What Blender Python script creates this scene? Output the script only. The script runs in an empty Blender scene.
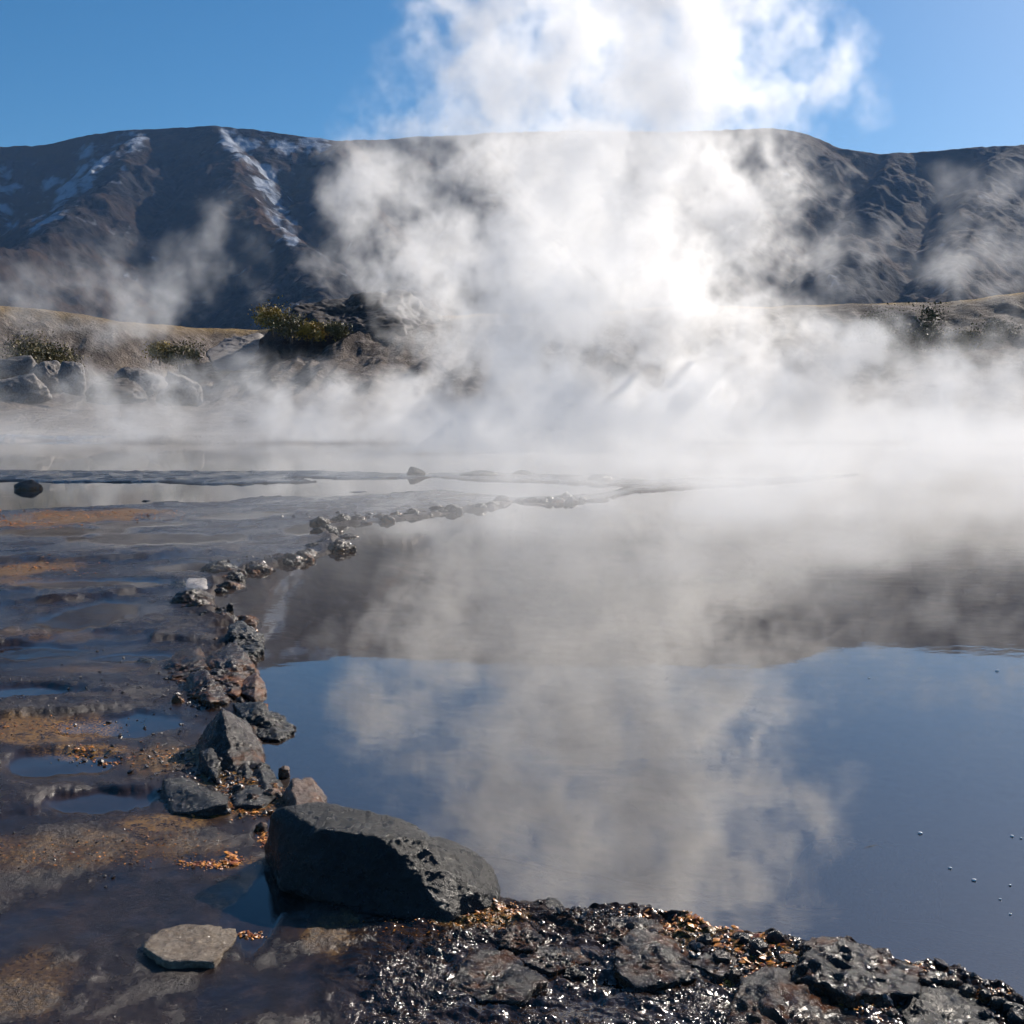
import bpy, bmesh, math, random
import numpy as np
from mathutils import Vector

random.seed(7)
SC = bpy.context.scene
COL = SC.collection
CAM_H = 1.5
F = 1098.0
PITCH = math.atan(108.0 / F)
SUN_AZ, SUN_EL = math.radians(41), math.radians(31)

# ------------------------------------------------------------------ render settings, world, sun, camera
SC.render.engine = 'CYCLES'
cy = SC.cycles
cy.use_denoising = True
try:
    cy.denoiser = 'OPENIMAGEDENOISE'
    cy.denoising_input_passes = 'RGB_ALBEDO_NORMAL'
except Exception:
    pass
cy.max_bounces = 16
cy.diffuse_bounces = 2
cy.glossy_bounces = 3
cy.transparent_max_bounces = 8
cy.volume_bounces = 14
cy.volume_step_rate = 3.0
cy.volume_max_steps = 256
cy.sample_clamp_indirect = 6
cy.sample_clamp_direct = 0
cy.use_adaptive_sampling = True
cy.adaptive_threshold = 0.05
cy.adaptive_min_samples = 16
cy.time_limit = 780
cy.caustics_reflective = False
cy.caustics_refractive = False
SC.view_settings.view_transform = 'Standard'
SC.view_settings.look = 'None'
SC.view_settings.exposure = 0.52
SC.view_settings.gamma = 1.0

w = bpy.data.worlds.new("World")
SC.world = w
w.use_nodes = True
nt = w.node_tree
sky = nt.nodes.new('ShaderNodeTexSky')
sky.sky_type = 'NISHITA'
sky.sun_disc = False
sky.sun_elevation = SUN_EL
sky.sun_rotation = SUN_AZ
sky.altitude = 1200
sky.air_density = 1.0
sky.dust_density = 1.2
sky.ozone_density = 5.0
bg = nt.nodes['Background']
bg.inputs['Strength'].default_value = 0.07
hs = nt.nodes.new('ShaderNodeHueSaturation')
hs.inputs['Saturation'].default_value = 1.22
hs.inputs['Hue'].default_value = 0.492
hs.inputs['Value'].default_value = 1.0
nt.links.new(sky.outputs[0], hs.inputs['Color'])
nt.links.new(hs.outputs[0], bg.inputs['Color'])

sd = bpy.data.lights.new('sun', 'SUN')
sd.energy = 5.0
sd.angle = math.radians(0.5)
sd.color = (1.0, 0.91, 0.80)
so = bpy.data.objects.new('sun', sd)
COL.objects.link(so)
sdir = Vector((math.sin(SUN_AZ) * math.cos(SUN_EL), math.cos(SUN_AZ) * math.cos(SUN_EL), math.sin(SUN_EL)))
so.rotation_euler = sdir.to_track_quat('Z', 'Y').to_euler()
so.location = (0, 0, 60)

cd = bpy.data.cameras.new('camera')
cd.sensor_width = 36
cd.lens = 36 * F / 1024
cd.clip_start = 0.05
cd.clip_end = 20000
co = bpy.data.objects.new('camera', cd)
COL.objects.link(co)
co.location = (0, 0, CAM_H)
co.rotation_euler = (math.pi / 2 - PITCH, 0, 0)
SC.camera = co


# ------------------------------------------------------------------ layout helpers (survey of the place: where a bearing meets a level)
CP, SP = math.cos(PITCH), math.sin(PITCH)


def ray(u, v):
    a = (u - 512) / F
    b = (512 - v) / F
    return np.array([a, CP + b * SP, -SP + b * CP])


def W(u, v, z=0.0):
    d = ray(u, v)
    t = (z - CAM_H) / d[2]
    return np.array([d[0] * t, d[1] * t, z])


def WY(u, v, y):
    d = ray(u, v)
    t = y / d[1]
    return np.array([d[0] * t, y, CAM_H + d[2] * t])


# ------------------------------------------------------------------ numpy gradient noise
_R = np.random.RandomState(3)
_PERM = _R.permutation(256).astype(np.int32)
_PERM = np.concatenate([_PERM, _PERM])
_G = _R.normal(size=(256, 3))
_G = (_G / np.linalg.norm(_G, axis=1)[:, None]).astype(np.float32)
_G2 = np.stack([np.cos(np.arange(256) * 2.399963), np.sin(np.arange(256) * 2.399963)], 1).astype(np.float32) * 0.85


def _fl(x):
    f = np.floor(x)
    d = (x - f).astype(np.float32)
    return (f.astype(np.int64) & 255).astype(np.int32), d, d * d * d * (d * (d * 6 - 15) + 10)


def perlin(x, y, z, seed=0):
    x = np.asarray(x, np.float64) + 13.7 * seed
    y = np.asarray(y, np.float64) - 7.9 * seed
    ix, fx, ux = _fl(x); iy, fy, uy = _fl(y)
    if np.ndim(z) == 0:
        off = int(z * 31 + seed * 57) & 255
        out = 0
        for dx in (0, 1):
            wx = ux if dx else 1 - ux
            px = _PERM[(ix + dx) & 255]
            for dy in (0, 1):
                wy = uy if dy else 1 - uy
                h = _PERM[_PERM[px + ((iy + dy) & 255)] + off]
                out = out + wx * wy * (_G2[h, 0] * (fx - dx) + _G2[h, 1] * (fy - dy))
        return out * 1.5
    iz, fz, uz = _fl(np.asarray(z, np.float64) + 3.3 * seed)
    out = 0
    for dx in (0, 1):
        wx = ux if dx else 1 - ux
        px = _PERM[(ix + dx) & 255]
        for dy in (0, 1):
            wy = uy if dy else 1 - uy
            pxy = _PERM[px + ((iy + dy) & 255)]
            for dz in (0, 1):
                wz = uz if dz else 1 - uz
                h = _PERM[pxy + ((iz + dz) & 255)]
                out = out + wx * wy * wz * (_G[h, 0] * (fx - dx) + _G[h, 1] * (fy - dy) + _G[h, 2] * (fz - dz))
    return out * 1.5


def fbm(x, y, z=0.0, octaves=5, seed=0, gain=0.5, ridged=False):
    a, s, f = 1.0, 0.0, 1.0
    tot = 0
    for o in range(octaves):
        n = perlin(x * f, y * f, z * f + 17.3 * o, seed + o)
        if ridged:
            n = 1 - 2 * np.abs(n) * 1.4
        s = s + a * n
        tot += a
        a *= gain
        f *= 2.03
    return s / tot


def sst(a, b, x):
    t = np.clip((x - a) / (b - a), 0, 1)
    return t * t * (3 - 2 * t)


# ------------------------------------------------------------------ object helpers
def link(name, me, mat=None, parent=None):
    o = bpy.data.objects.new(name, me)
    COL.objects.link(o)
    if mat is not None:
        me.materials.append(mat)
    if parent is not None:
        o.parent = parent
    return o


def tag(o, label=None, cat=None, group=None, kind=None):
    if label: o['label'] = label
    if cat: o['category'] = cat
    if group: o['group'] = group
    if kind: o['kind'] = kind
    return o


def mesh_np(name, verts, faces, smooth=True):
    """verts (n,3) ; faces (m,k) all the same size"""
    verts = np.asarray(verts, np.float32)
    faces = np.asarray(faces, np.int32)
    me = bpy.data.meshes.new(name)
    me.vertices.add(len(verts))
    me.vertices.foreach_set('co', verts.ravel())
    k = faces.shape[1]
    me.loops.add(faces.size)
    me.loops.foreach_set('vertex_index', faces.ravel())
    me.polygons.add(len(faces))
    me.polygons.foreach_set('loop_start', np.arange(0, faces.size, k, dtype=np.int32))
    me.polygons.foreach_set('loop_total', np.full(len(faces), k, np.int32))
    me.polygons.foreach_set('use_smooth', np.full(len(faces), smooth))
    me.update(calc_edges=True)
    return me


def attr(me, name, vals):
    a = me.attributes.new(name, 'FLOAT', 'POINT')
    a.data.foreach_set('value', np.asarray(vals, np.float32).ravel())


# ------------------------------------------------------------------ material helpers
class N:
    def __init__(self, mat):
        mat.use_nodes = True
        self.nt = mat.node_tree
        self.nt.nodes.clear()
        self.out = self.nt.nodes.new('ShaderNodeOutputMaterial')

    def n(self, t, **kw):
        nd = self.nt.nodes.new(t)
        for k, v in kw.items():
            setattr(nd, k, v)
        return nd

    def set(self, sock, v):
        if isinstance(v, bpy.types.NodeSocket):
            self.nt.links.new(v, sock)
        else:
            sock.default_value = v

    def math(self, op, a, b=0.0, c=None, clamp=False):
        m = self.n('ShaderNodeMath', operation=op, use_clamp=clamp)
        self.set(m.inputs[0], a); self.set(m.inputs[1], b)
        if c is not None: self.set(m.inputs[2], c)
        return m.outputs[0]

    def mix(self, f, a, b):
        m = self.n('ShaderNodeMix', data_type='RGBA')
        self.set(m.inputs[0], f); self.set(m.inputs[6], a); self.set(m.inputs[7], b)
        return m.outputs[2]

    def mixf(self, f, a, b):
        m = self.n('ShaderNodeMix', data_type='FLOAT')
        self.set(m.inputs[0], f); self.set(m.inputs[2], a); self.set(m.inputs[3], b)
        return m.outputs[0]

    def ramp(self, f, lo, hi, a=0.0, b=1.0):
        m = self.n('ShaderNodeMapRange', interpolation_type='SMOOTHSTEP')
        self.set(m.inputs[0], f)
        for i, q in enumerate((lo, hi, a, b)): self.set(m.inputs[1 + i], q)
        return m.outputs[0]

    def pos(self):
        return self.n('ShaderNodeNewGeometry').outputs['Position']

    def noise(self, vec, scale, detail=6, rough=0.55, dist=0.0):
        m = self.n('ShaderNodeTexNoise')
        self.set(m.inputs['Vector'], vec); m.inputs['Scale'].default_value = scale
        m.inputs['Detail'].default_value = detail; m.inputs['Roughness'].default_value = rough
        m.inputs['Distortion'].default_value = dist
        return m.outputs['Fac']

    def vor(self, vec, scale, feature='F1'):
        m = self.n('ShaderNodeTexVoronoi', feature=feature)
        self.set(m.inputs['Vector'], vec); m.inputs['Scale'].default_value = scale
        return m.outputs['Distance']

    def attr(self, name):
        return self.n('ShaderNodeAttribute', attribute_name=name).outputs['Fac']

    def bump(self, h, strength=1.0, dist=0.01, normal=None):
        m = self.n('ShaderNodeBump')
        self.set(m.inputs['Height'], h); self.set(m.inputs['Strength'], strength)
        m.inputs['Distance'].default_value = dist
        if normal is not None: self.set(m.inputs['Normal'], normal)
        return m.outputs[0]

    def bsdf(self, color, rough, normal=None, spec=0.5, **kw):
        m = self.n('ShaderNodeBsdfPrincipled')
        self.set(m.inputs['Base Color'], color); self.set(m.inputs['Roughness'], rough)
        self.set(m.inputs['Specular IOR Level'], spec)
        if normal is not None: self.set(m.inputs['Normal'], normal)
        for k, v in kw.items():
            self.set(m.inputs[k.replace('_', ' ')], v)
        self.nt.links.new(m.outputs[0], self.out.inputs['Surface'])
        return m


def C(r, g, b): return (r, g, b, 1.0)


def rock_mat(name, a, b, stain=0.0, rough=0.5, wet=0.5, pale=0.0):
    m = bpy.data.materials.new(name)
    k = N(m)
    p = k.pos()
    n1 = k.noise(p, 9, 6, 0.6)
    n2 = k.noise(p, 60, 5, 0.6)
    col = k.mix(k.ramp(n1, 0.35, 0.65), C(*a), C(*b))
    col = k.mix(k.math('MULTIPLY', k.ramp(n2, 0.5, 0.75), 0.45), col, C(*[min(1, x * 2.1) for x in b]))
    sep = k.n('ShaderNodeSeparateXYZ'); k.nt.links.new(p, sep.inputs[0])
    low = k.ramp(k.math('ADD', sep.outputs[2], k.math('MULTIPLY', k.math('SUBTRACT', n1, 0.5), 0.25)), 0.015, 0.10, 1.0, 0.0)
    if stain > 0:
        sp = k.math('MULTIPLY', k.ramp(k.noise(p, 14, 5, 0.65), 0.42, 0.6), low)
        col = k.mix(k.math('MULTIPLY', sp, stain), col, C(0.27, 0.095, 0.018))
    r = k.mixf(k.math('MULTIPLY', low, wet), rough, 0.16)
    r = k.math('SUBTRACT', r, k.math('MULTIPLY', k.ramp(k.noise(p, 30, 3), 0.45, 0.65), 0.18))
    bm = k.math('ADD', k.noise(p, 40, 9, 0.7), k.math('MULTIPLY', k.noise(p, 260, 3, .6), 0.2))
    k.bsdf(col, r, k.bump(bm, 0.9, 0.014), .36)
    return m


M = {}
M['basalt'] = rock_mat('basalt', (0.004, 0.0037, 0.0034), (0.013, 0.0118, 0.0105), 0.0, 0.40)
M['basalt_grey'] = rock_mat('basalt_grey', (0.010, 0.0095, 0.0092), (0.034, 0.031, 0.029), 0.0, 0.34)
M['stained'] = rock_mat('stained_rock', (0.013, 0.010, 0.009), (0.045, 0.035, 0.031), .6, 0.32, 0.8)
M['wet'] = rock_mat('wet_black_rock', (0.007, 0.006, 0.0055), (0.024, 0.019, 0.017), 0.35, 0.24, 0.9)
M['reddish'] = rock_mat('reddish_rock', (0.06, 0.04, 0.032), (0.14, 0.09, 0.07), 0.5, 0.55)
M['crust'] = rock_mat('crust_rock', (0.010, 0.008, 0.007), (0.036, 0.028, 0.024), 0.3, 0.26, 0.9)
M['pale'] = rock_mat('sunlit_pale_rock', (0.28, 0.25, 0.23), (0.45, 0.41, 0.38), 0.0, 0.5)  # paleness stands for sunlight on the shore block
M['tan'] = rock_mat('tan_stone', (0.13, 0.10, 0.075), (0.21, 0.165, 0.12), 0.0, 0.3)
M['outcrop'] = rock_mat('outcrop_rock', (0.022, 0.017, 0.016), (0.06, 0.043, 0.036), 0.0, 0.8, 0.0)
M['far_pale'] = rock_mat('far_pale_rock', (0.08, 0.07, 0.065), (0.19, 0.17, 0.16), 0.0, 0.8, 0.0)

# ------------------------------------------------------------------ layout: shorelines, puddles, algae (surveyed on the ground plane)
POOL = [(1120, 1090), (1024, 1008), (985, 990), (955, 974), (905, 962), (850, 943), (800, 938), (740, 934), (700, 924), (655, 914), (600, 909),
        (545, 909), (505, 903), (480, 880), (420, 850), (350, 820), (322, 800), (300, 797), (283, 778), (262, 765), (268, 748), (288, 724),
        (268, 712), (240, 700), (252, 690), (256, 672), (240, 655), (258, 640), (250, 625), (228, 615), (222, 600), (230, 585), (262, 572),
        (300, 564), (330, 556), (354, 547), (350, 538), (328, 532), (345, 526), (392, 521), (440, 516), (490, 510), (512, 502), (560, 503),
        (600, 500), (640, 493), (700, 489), (760, 485), (800, 481), (850, 476), (900, 470), (1700, 470), (3500, 560), (3000, 1400)]
FAR = [(-1500, 469), (0, 470), (150, 471), (330, 471), (420, 474), (470, 473), (540, 474), (600, 477), (640, 480), (700, 478), (760, 478), (820, 474),
       (1200, 470), (2600, 466), (2600, 440), (1024, 438), (500, 440), (0, 441), (-1500, 441)]
LEFTPOND = [(-600, 483), (0, 482), (60, 483), (160, 483), (190, 485), (300, 484), (360, 482), (400, 480), (450, 481), (480, 483), (455, 489),
            (400, 492), (340, 497), (260, 497), (230, 501), (180, 503), (120, 505), (60, 508), (0, 511), (-600, 516)]
CHAN = [(300, 478), (350, 480), (440, 478), (470, 481), (560, 484), (620, 487), (600, 492), (560, 497), (500, 497), (450, 490), (420, 486), (340, 485)]
WATERS = [POOL, FAR, LEFTPOND, CHAN]
LEDGES = [[(-300, 566), (0, 562), (100, 560), (180, 556), (240, 551)],
          [(-200, 655), (0, 648), (110, 643), (170, 640), (215, 642)],
          [(-200, 735), (0, 718), (50, 714), (125, 706)],
          [(-300, 606), (0, 604), (60, 600), (160, 590), (180, 588)],
          [(-200, 840), (40, 812), (120, 806), (170, 806)]]
PUDDLES = [(310, 527, 26, 7), (235, 515, 42, 4), (130, 523, 60, 4), (60, 530, 80, 6), (150, 537, 110, 7), (265, 512, 30, 2.5), (190, 565, 50, 6), (90, 582, 90, 6),
           (90, 613, 55, 17), (20, 650, 90, 8), (130, 655, 50, 6), (100, 798, 62, 14), (130, 722, 75, 14), (60, 760, 70, 15), (215, 728, 16, 8),
           (262, 900, 44, 46), (270, 822, 14, 14), (30, 690, 60, 8)]
DAMP = [(200, 862, 70, 16), (150, 905, 170, 40), (60, 920, 100, 30), (250, 985, 70, 40), (60, 770, 120, 14), (180, 720, 70, 26), (60, 660, 120, 16), (580, 1000, 26, 10)]
ALGAE = [(60, 517, 95, 8, 1.0), (120, 511, 60, 3.5, 1.0), (0, 523, 50, 7, 1.0), (30, 568, 45, 9, 0.9), (20, 580, 60, 5, .6), (40, 728, 85, 15, .8), (80, 845, 150, 24, .38), (160, 820, 60, 9, .7),
         (95, 748, 45, 8, .8), (165, 757, 55, 14, .6), (240, 775, 50, 22, .7), (232, 800, 45, 16, .6), (245, 858, 20, 8, .6), (480, 915, 60, 12, .6), (690, 935, 70, 14, .6),
         (770, 955, 50, 12, .7), (40, 635, 80, 6, .3), (90, 667, 60, 5, .35), (20, 985, 60, 40, .3), (330, 930, 40, 20, .4), (900, 990, 60, 20, .6)]


def polyW(px, z=0.0):
    return np.array([W(u, v, z)[:2] for u, v in px])


def seg_dist(x, y, P, closed=True):
    d = np.full(x.shape, 1e9)
    n = len(P)
    for i in range(n if closed else n - 1):
        a = P[i]; b = P[(i + 1) % n]
        e = b - a
        t = np.clip(((x - a[0]) * e[0] + (y - a[1]) * e[1]) / (e @ e + 1e-12), 0, 1)
        dd = np.hypot(x - a[0] - t * e[0], y - a[1] - t * e[1])
        d = np.minimum(d, dd)
    return d


def inside(x, y, P):
    r = np.zeros(x.shape, bool)
    n = len(P)
    for i in range(n):
        a = P[i]; b = P[(i + 1) % n]
        if a[1] == b[1]: continue
        c = ((a[1] > y) != (b[1] > y)) & (x < (b[0] - a[0]) * (y - a[1]) / (b[1] - a[1]) + a[0])
        r ^= c
    return r


POLYS = [polyW(p) for p in WATERS]


def ell(x, y, u, v, ru, rv):
    c = W(u, v, .04)
    ax = W(u + ru, v, .04)[0] - c[0]
    ay = abs(W(u, v - rv, .04)[1] - W(u, v + rv, .04)[1]) / 2
    return np.hypot((x - c[0]) / ax, (y - c[1]) / ay)


def ground_fields(x, y):
    r = np.hypot(x, y)
    near = r < 90
    xs, ys = x[near], y[near]
    rr = r[near]
    wa = 0.010 * np.clip(rr, 2, 30)
    wx = xs + wa * fbm(xs / (wa * 5), ys / (wa * 5), 0, 4, 11) * 2.0
    wy = ys + wa * fbm(xs / (wa * 5), ys / (wa * 5), 9.7, 4, 12) * 2.0
    sd_ = np.full(xs.shape, 1e9)
    for P in POLYS:
        d = seg_dist(wx, wy, P)
        d = np.where(inside(wx, wy, P), -d, d)
        sd_ = np.minimum(sd_, d)
    pool_edge = seg_dist(wx, wy, POLYS[0])
    big = fbm(xs / 1.1, ys / 1.1, 0, 3, 21)
    mid = fbm(xs / 0.22, ys / 0.22, 0, 4, 31)
    fine = fbm(xs / 0.05, ys / 0.05, 0, 3, 41)
    rid = fbm(xs / 0.35 + .3 * big, ys / 0.22, 3.1, 5, 51, ridged=True)
    land = 0.028 + 0.011 * big + 0.0045 * mid + 0.0022 * fine * (rr < 12) + 0.006 * np.clip(rid, -.1, 1) * sst(2.5, 6, rr)
    # terraces
    for L in LEDGES:
        P = polyW(L, 0.03)
        yl = np.interp(wx, P[:, 0], P[:, 1])
        dy = wy - yl
        m = sst(-0.05, 0.02, dy + .05 * big) * sst(1.2, 0.1, dy)
        inx = sst(P[-1, 0] + .15, P[-1, 0] - .25, wx)
        land += (0.022 + 0.014 * sst(4, 8, rr)) * m * inx * (0.5 + .9 * np.clip(big + mid * .5 + .5, 0, 1))
    # rim of crust along the pool
    rimw = 0.05 + 0.020 * rr
    rim = np.exp(-(pool_edge / rimw) ** 2) * (1 - .55 * sst(12, 15, ys)) * (1 - sst(.3, 1.8, xs) * sst(8, 13, ys) * .95)
    land += rim * (0.004 + 0.018 * np.clip(mid + 0.1, 0, 1) + 0.035 * np.clip(rid - .1, -.1, 1) * sst(4, 9, rr) + 0.018 * np.clip(rid, -.2, 1) + 0.012 * fine) * (0.6 + 0.045 * np.clip(rr, 0, 20))
    # rough wet shelf in front, right of the boulder
    a = W(380, 1000); b = W(1000, 1010)
    shelf = sst(-0.62, -0.25, xs) * sst(4.2, 3.4, rr)
    fl = fbm(xs / 0.16, ys / 0.10 + xs / .3, 0, 5, 61, ridged=True)
    land += shelf * (0.0 + 0.035 * np.clip(fbm(xs / .3, ys / .25, 5, 3, 71) + .1, 0, 1) + 0.013 * np.clip(fl, -.3, 1) + 0.007 * fine + 0.003 * fbm(xs / .018, ys / .018, 2, 2, 77) + 0.012 * np.clip(fbm(xs / .09, ys / .05, 8, 3, 79), 0, 1))
    # smooth slab bottom left
    c = W(-10, 1000)
    sl = sst(1.2, .9, np.hypot((xs - c[0]) / .24, (ys - c[1]) / .34) + .35 * mid + .15 * fine)
    land += sl * (0.006 + 0.004 * rid)
    # puddles
    pud = np.zeros_like(xs)
    for (u, v, ru, rv) in PUDDLES:
        e = ell(xs, ys, u, v, ru, rv) + 0.55 * fbm(xs / (.02 * rr + .05), ys / (.03 * rr + .08), 4, 4, 81)
        pud = np.maximum(pud, sst(1.15, 0.7, e))
    damp = np.zeros_like(xs)
    for (u, v, ru, rv) in DAMP:
        e = ell(xs, ys, u, v, ru, rv) + 0.8 * fbm(xs / (.03 * rr + .05), ys / (.04 * rr + .08), 4, 4, 83)
        damp = np.maximum(damp, sst(1.2, 0.5, e))
    nat = sst(0.02, 0.16, -fbm(xs / .9, ys / 1.6, 2.2, 5, 91)) * sst(3.0, 6.0, rr)
    pud = np.maximum(pud, nat * .62)
    pud *= sst(0.0, 0.12, sd_ - .02)
    land = land * (1 - pud) + np.minimum(land, 0.019) * pud
    land = land * (1 - .5 * damp) + 0.022 * .5 * damp
    pud = np.maximum(pud, .62 * damp)
    alg = np.zeros_like(xs)
    an = fbm(xs / (.03 * rr + .03), ys / (.04 * rr + .05), 7, 5, 101)
    for (u, v, ru, rv, s) in ALGAE:
        e = ell(xs, ys, u, v, ru, rv) + 0.9 * an
        alg = np.maximum(alg, s * sst(1.1, 0.6, e))
    # beds
    dep = 0.06 * sst(0, .12, -sd_) + 0.30 * sst(0.0, 1.4, -sd_) + 0.05 * big * sst(0, 1, -sd_)
    h = np.where(sd_ > 0, land * sst(-0.01, (0.03 + .008 * rr) * np.clip(.9 + 2.2 * mid + .8 * rid, .25, 2.2), sd_) - .012 * sst(.04, 0, sd_), -dep - 0.012 + .015 * mid * sst(0, .3, -sd_))
    far = sst(28, 60, rr)
    h = np.where(sd_ > 0, h + far * 0.35 * sst(30, 60, ys), h)
    H = np.full(x.shape, 0.35)
    H[near] = h
    H[r >= 90] = 0.4 - 0.0 * r[r >= 90]
    A = np.zeros(x.shape); A[near] = alg
    PD = np.zeros(x.shape); PD[near] = pud
    S = np.full(x.shape, 1.0); S[near] = np.clip(sd_, -1, 1)
    SH = np.zeros(x.shape); SH[near] = shelf
    return H, A, PD, S, SH


def ground_h(px, py):
    return float(ground_fields(np.array([px]), np.array([py]))[0][0])


def build_ground():
    th = np.concatenate([np.linspace(-29, 29, 1180), np.linspace(29, 331, 140)[1:-1]])
    th = np.radians(th)
    vv = np.arange(1150, 413, -1.3)
    rv = np.array([W(512, v)[1] for v in vv])
    r0 = np.linspace(0.05, rv[0], 14)[:-1]
    r2 = np.geomspace(rv[-1], 9000, 26)[1:]
    R = np.concatenate([r0, rv, r2])
    X = R[:, None] * np.sin(th)[None, :]
    Y = R[:, None] * np.cos(th)[None, :]
    nr, nc = X.shape
    H, A, PD, S, SH = ground_fields(X.ravel(), Y.ravel())
    verts = np.stack([X.ravel(), Y.ravel(), H], 1)
    i = np.arange(nr - 1)[:, None] * nc
    j = np.arange(nc)[None, :]
    j2 = (j + 1) % nc
    f = np.stack([(i + j), (i + j2), (i + nc + j2), (i + nc + j)], -1).reshape(-1, 4)[:, ::-1]
    me = mesh_np('ground', verts, f)
    attr(me, 'algae', A); attr(me, 'puddle', PD); attr(me, 'shore', S); attr(me, 'shelf', SH)
    m = bpy.data.materials.new('wet_ground')
    k = N(m)
    p = k.pos()
    al, pu, sh, shelf_ = k.attr('algae'), k.attr('puddle'), k.attr('shore'), k.attr('shelf')
    n1 = k.noise(p, 1.6, 6, 0.6)
    n2 = k.noise(p, 14, 6, 0.65)
    n3 = k.noise(p, 90, 4, 0.6)
    col = k.mix(k.ramp(n1, .35, .65), C(0.012, 0.0068, 0.0052), C(0.025, 0.0145, 0.010))
    col = k.mix(k.ramp(n2, .45, .7), col, C(0.034, 0.020, 0.0145))
    col = k.mix(k.math('MULTIPLY', k.ramp(n3, .55, .75), .5), col, C(0.060, 0.045, 0.038))
    agr = k.mix(k.ramp(n3, .4, .62), C(0.10, 0.045, 0.012), C(0.33, 0.17, 0.03))
    agr = k.mix(k.ramp(n2, .5, .7), agr, C(0.06, 0.035, 0.02))
    am = k.math('MULTIPLY', al, k.ramp(k.math('ADD', k.math('MULTIPLY', n2, .6), k.math('MULTIPLY', n3, .4)), .36, .56))
    col = k.mix(am, col, agr)
    under = k.ramp(sh, 0.0, -0.05)
    bed = k.mix(k.ramp(k.noise(p, 2.5, 6, .65), .38, .62), C(0.09, 0.066, 0.052), C(0.24, 0.185, 0.15))
    col = k.mix(under, col, bed)
    n4 = k.noise(p, 3.0, 6, .65)
    film = k.ramp(n4, .41, .57)
    rough = k.mixf(film, 0.42, 0.20)
    rough = k.mixf(k.ramp(sh, .35, .08), rough, 0.5)
    rough = k.mixf(shelf_, rough, 0.12)
    rough = k.mixf(am, rough, 0.55)
    rough = k.mixf(pu, rough, 0.05)
    grain = k.noise(p, 420, 2, .5)
    hb = k.math('ADD', k.math('MULTIPLY', k.noise(p, 55, 7, .7), .8), k.math('MULTIPLY', grain, 0.30))
    hb = k.math('ADD', hb, k.math('MULTIPLY', k.noise(p, 11, 4, .55), 2.0))
    hs_ = k.math('ADD', k.math('MULTIPLY', k.noise(p, 42, 3, .5), 2.0), k.math('MULTIPLY', k.noise(p, 120, 2, .5), .5))
    patch = k.ramp(k.noise(p, 7, 3, .5), .42, .58, .22, 1.0)
    hb = k.mixf(shelf_, hb, k.math('MULTIPLY', hs_, patch))
    bs = k.math('MULTIPLY', k.mixf(pu, 1.0, 0.05), k.mixf(film, .9, .45))
    bs = k.math('MULTIPLY', bs, k.mixf(shelf_, 1.0, 1.8))
    k.bsdf(col, rough, k.bump(hb, bs, 0.010), k.mixf(k.ramp(sh, .45, .1), 0.5, 0.14))
    o = link('ground', me, m)
    tag(o, kind='structure')
    return o


# ------------------------------------------------------------------ water
def build_water():
    me = bpy.data.meshes.new('water')
    bm = bmesh.new()
    pts = [(-120, -60), (120, -60), (120, 62), (-120, 62)]
    xs = np.linspace(-90, 90, 31); ys = np.linspace(-40, 62, 31)
    g = [[bm.verts.new((x, y, 0.0)) for x in xs] for y in ys]
    for i in range(30):
        for j in range(30):
            bm.faces.new((g[i][j], g[i][j + 1], g[i + 1][j + 1], g[i + 1][j]))
    bm.to_mesh(me); bm.free()
    m = bpy.data.materials.new('pool_water')
    k = N(m)
    p = k.pos()
    mp = k.n('ShaderNodeMapping'); mp.inputs['Scale'].default_value = (0.6, 1.0, 1.0)
    k.nt.links.new(p, mp.inputs[0])
    rip = k.math('ADD', k.math('MULTIPLY', k.noise(mp.outputs[0], 7, 3, .5), 1.0), k.math('MULTIPLY', k.noise(mp.outputs[0], 1.6, 2, .5), 1.2))
    amp = k.ramp(k.noise(p, .35, 3), .42, .62, .25, 1.0)
    nrm = k.bump(rip, k.math('MULTIPLY', amp, 0.06), 0.012)
    fr = k.n('ShaderNodeFresnel'); fr.inputs['IOR'].default_value = 2.35
    k.nt.links.new(nrm, fr.inputs['Normal'])
    gl = k.n('ShaderNodeBsdfGlossy'); gl.inputs['Roughness'].default_value = 0.012
    gl.inputs['Color'].default_value = C(1, .985, .96)
    k.nt.links.new(nrm, gl.inputs['Normal'])
    tr = k.n('ShaderNodeBsdfTransparent'); tr.inputs['Color'].default_value = C(0.84, 0.80, 0.76)
    df = k.n('ShaderNodeBsdfDiffuse'); df.inputs['Color'].default_value = C(0.14, 0.108, 0.092)
    m1 = k.n('ShaderNodeMixShader'); m1.inputs[0].default_value = 0.30
    k.nt.links.new(tr.outputs[0], m1.inputs[1]); k.nt.links.new(df.outputs[0], m1.inputs[2])
    m2 = k.n('ShaderNodeMixShader')
    k.nt.links.new(fr.outputs[0], m2.inputs[0]); k.nt.links.new(m1.outputs[0], m2.inputs[1]); k.nt.links.new(gl.outputs[0], m2.inputs[2])
    k.nt.links.new(m2.outputs[0], k.out.inputs['Surface'])
    o = link('water', me, m)
    tag(o, kind='structure')


# ------------------------------------------------------------------ rocks
_ICO = {}


def ico(sub):
    if sub not in _ICO:
        bm = bmesh.new()
        bmesh.ops.create_icosphere(bm, subdivisions=sub, radius=1.0)
        v = np.array([x.co[:] for x in bm.verts]); f = np.array([[a.index for a in t.verts] for t in bm.faces])
        bm.free()
        _ICO[sub] = (v / np.linalg.norm(v, axis=1)[:, None], f)
    return _ICO[sub]


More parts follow.
